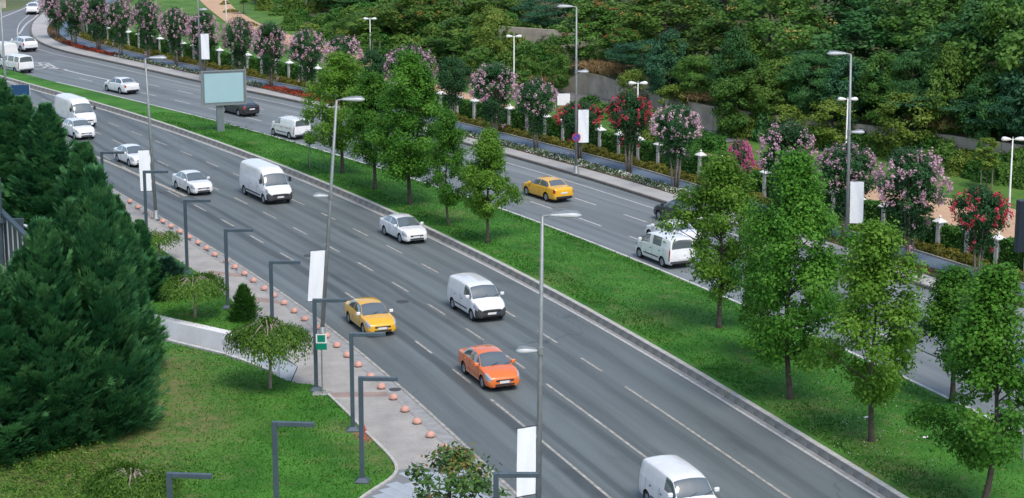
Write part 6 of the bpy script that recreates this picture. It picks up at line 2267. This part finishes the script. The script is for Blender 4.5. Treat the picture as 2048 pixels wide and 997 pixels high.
# soil patch round it
o = prism('bare_soil', [tuple(G(u, v, .13)) for u, v in [(700, 858), (715, 853), (730, 860), (745, 876), (742, 884), (725, 884), (710, 872)]], .05, .134, mat('orange_soil', (0.22, 0.115, 0.055), .95, .25, 3.0))
struct(o)
# scraps of white paper on the median grass
for k, (u, v) in enumerate([(1851, 878), (1732, 838)]):
    g = G(u, v, .4)
    o = ob('paper_scrap', MB().add([(-.12, -.06, .0), (.1, -.08, .02), (.13, .07, 0.05), (-.1, .08, .015), (-.12, -.06, .012), (.1, -.08, .032), (.13, .07, .062), (-.1, .08, .027)], [(0, 1, 5, 4), (1, 2, 6, 5), (2, 3, 7, 6), (3, 0, 4, 7), (4, 5, 6, 7)]).mesh('paper_scrap', M_white), None, (g[0], g[1], .45))
    tag(o, ['scrap of white paper on the grass left of the bottom right tree', 'tiny scrap of paper on the grass near the low-boughed tree'][k], 'litter')

# white twin-headed park lamps
ph = luminaire(.62).mesh('lamp_head', M_white, True)
for (u, v, top, lb) in [(741, 110, 42, 'white twin-headed park lamp beside a tied sapling, upper left'), (1028, 200, 79, 'white twin-headed park lamp left of the tall far street lamp'), (1274, 317, 173, 'white twin-headed park lamp behind the red myrtle'),
                        (1690, 356, 205, 'white twin-headed park lamp hidden behind the right-hand street lamp'), (2016, 458, 285, 'white twin-headed park lamp at the right edge'), (453, 52, -40, 'white park lamp by the curve of the sandy path')]:
    g = G(u, v)
    H = (v - top) / (pxm(v) * .97)
    t = thing('park_lamp', lb, 'lamp', (g[0], g[1], .1), 0, 'white twin-headed park lamps')
    ob('pole', MB().tube([(0, 0, -.1), (0, 0, 1.0), (0, 0, H)], [.075, .07, .045], 8).mesh('pole', M_white, True), t)
    for q in (0, math.pi):
        ob('lamp_head', ph, t, (.12 * math.cos(q), 0, H - .02), q)
    ob('bracket', MB().tube([(-.25, 0, H - .02), (.25, 0, H - .02)], .03, 6).mesh('bracket', M_white), t)
    ob('finial', MB().lathe([(.03, H), (.02, H + .15)], 6).mesh('finial', M_white), t)

# dark steel screen building at the left edge
M_navysteel = mat('navy_steel', (0.025, 0.045, 0.065), .45, .1, 2.0)
t = thing('steel_screen', 'dark slatted steel screen wall with white edge strips at the left edge', 'structure')
p0, p1 = G(-45, 470), G(72, 600)
dv = p1 - p0
L_ = np.hypot(*dv)
t.location = (p0[0], p0[1], 0)
t.rotation_euler = (0, 0, math.atan2(dv[1], dv[0]))
k = 0
x = 0
while x < L_:
    ob('slat', MB().bbox(0, .62, -.06, .06, 0, 3.15 - .0, .01).mesh('slat', M_navysteel), t, (x, (k % 2) * .05, 0))
    if k % 2 == 0:
        ob('white_strip', MB().box(.63, .70, -.10, -.03, .05, 3.1).mesh('white_strip', M_white), t, (x, 0, 0))
    x += .78
    k += 1
ob('top_rail', MB().bbox(-.1, L_ + .2, -.14, .14, 3.16, 3.34, .01).mesh('top_rail', M_steel), t)
g = G(4, 535)
t = thing('steel_portal', 'dark steel portal post with horizontal beam at the left edge', 'frame', (g[0], g[1], 0))
ob('post', MB().bbox(-.17, .17, -.17, .17, 0, 5.4, .015).mesh('post', M_steel), t)
ob('beam', MB().bbox(-3.0, 1.5, -.42, -.18, 2.75, 3.02, .012).mesh('beam', M_steel), t)
ob('bracket', MB().bbox(1.22, 1.5, -.42, -.18, 2.3, 2.748, .012).mesh('bracket', M_steel), t)
ob('spotlight', MB().tube([(1.52, -.3, 2.62), (1.75, -.42, 2.52)], [.07, .11], 10).mesh('spotlight', M_lamp), t)
struct(prism('side_yard', [tuple(G(u, v, .1)) for u, v in [(-80, 480), (10, 500), (60, 545), (70, 600), (10, 580), (-80, 560)]], 0, .136, M_gutter))
# concrete underpass block in the top left corner, upper retaining wall on the right
g = G(-20, 17)
t = thing('concrete_abutment', 'weathered concrete bridge abutment in the top left corner', 'abutment', (g[0], g[1], 0), R(25))
ob('wall', MB().bbox(-8, 2.2, 0, 6, -.1, 6, .05).mesh('wall', M_conc), t)
ob('coping', MB().bbox(-8.1, 2.35, -.15, 6.1, 6.001, 6.5, .05).mesh('coping', M_gutter), t)
b0 = np.array(base_at(1030, 9.0)); b1 = np.array(base_at(1140, 12.0))
dv = (b1 - b0)[:2]
t = thing('upper_wall', 'pale concrete wall high on the bank behind the feathery tree', 'wall', (b0[0], b0[1], b0[2] - .6), math.atan2(dv[1], dv[0]))
for k in range(5):
    ob('panel', MB().bbox(-2 + k * 2.6, .57 + k * 2.6, 0, .25, 0, 2.9, .015).mesh('panel', M_conc), t)
g = np.array(base_at(1045, 22))
t = thing('grey_building', 'grey building corner glimpsed between the trees at the top edge', 'building', (g[0], g[1], g[2] - .5), R(-10))
ob('wall', MB().bbox(-2.0, 3.2, 0, 5, 0, 7, .03).mesh('wall', mat('building_render', (0.42, 0.42, 0.40), .85, .1, .5)), t)
ob('corner_pilaster', MB().bbox(-.3, .3, -.12, -.001, 0, 7, .01).mesh('corner_pilaster', M_white), t)
for x in (.9, 2.1):
    w_ = ob('window', MB().bbox(x - .4, x + .4, -.05, -.002, 3.8, 5.2, .01).mesh('window', M_glass), t)
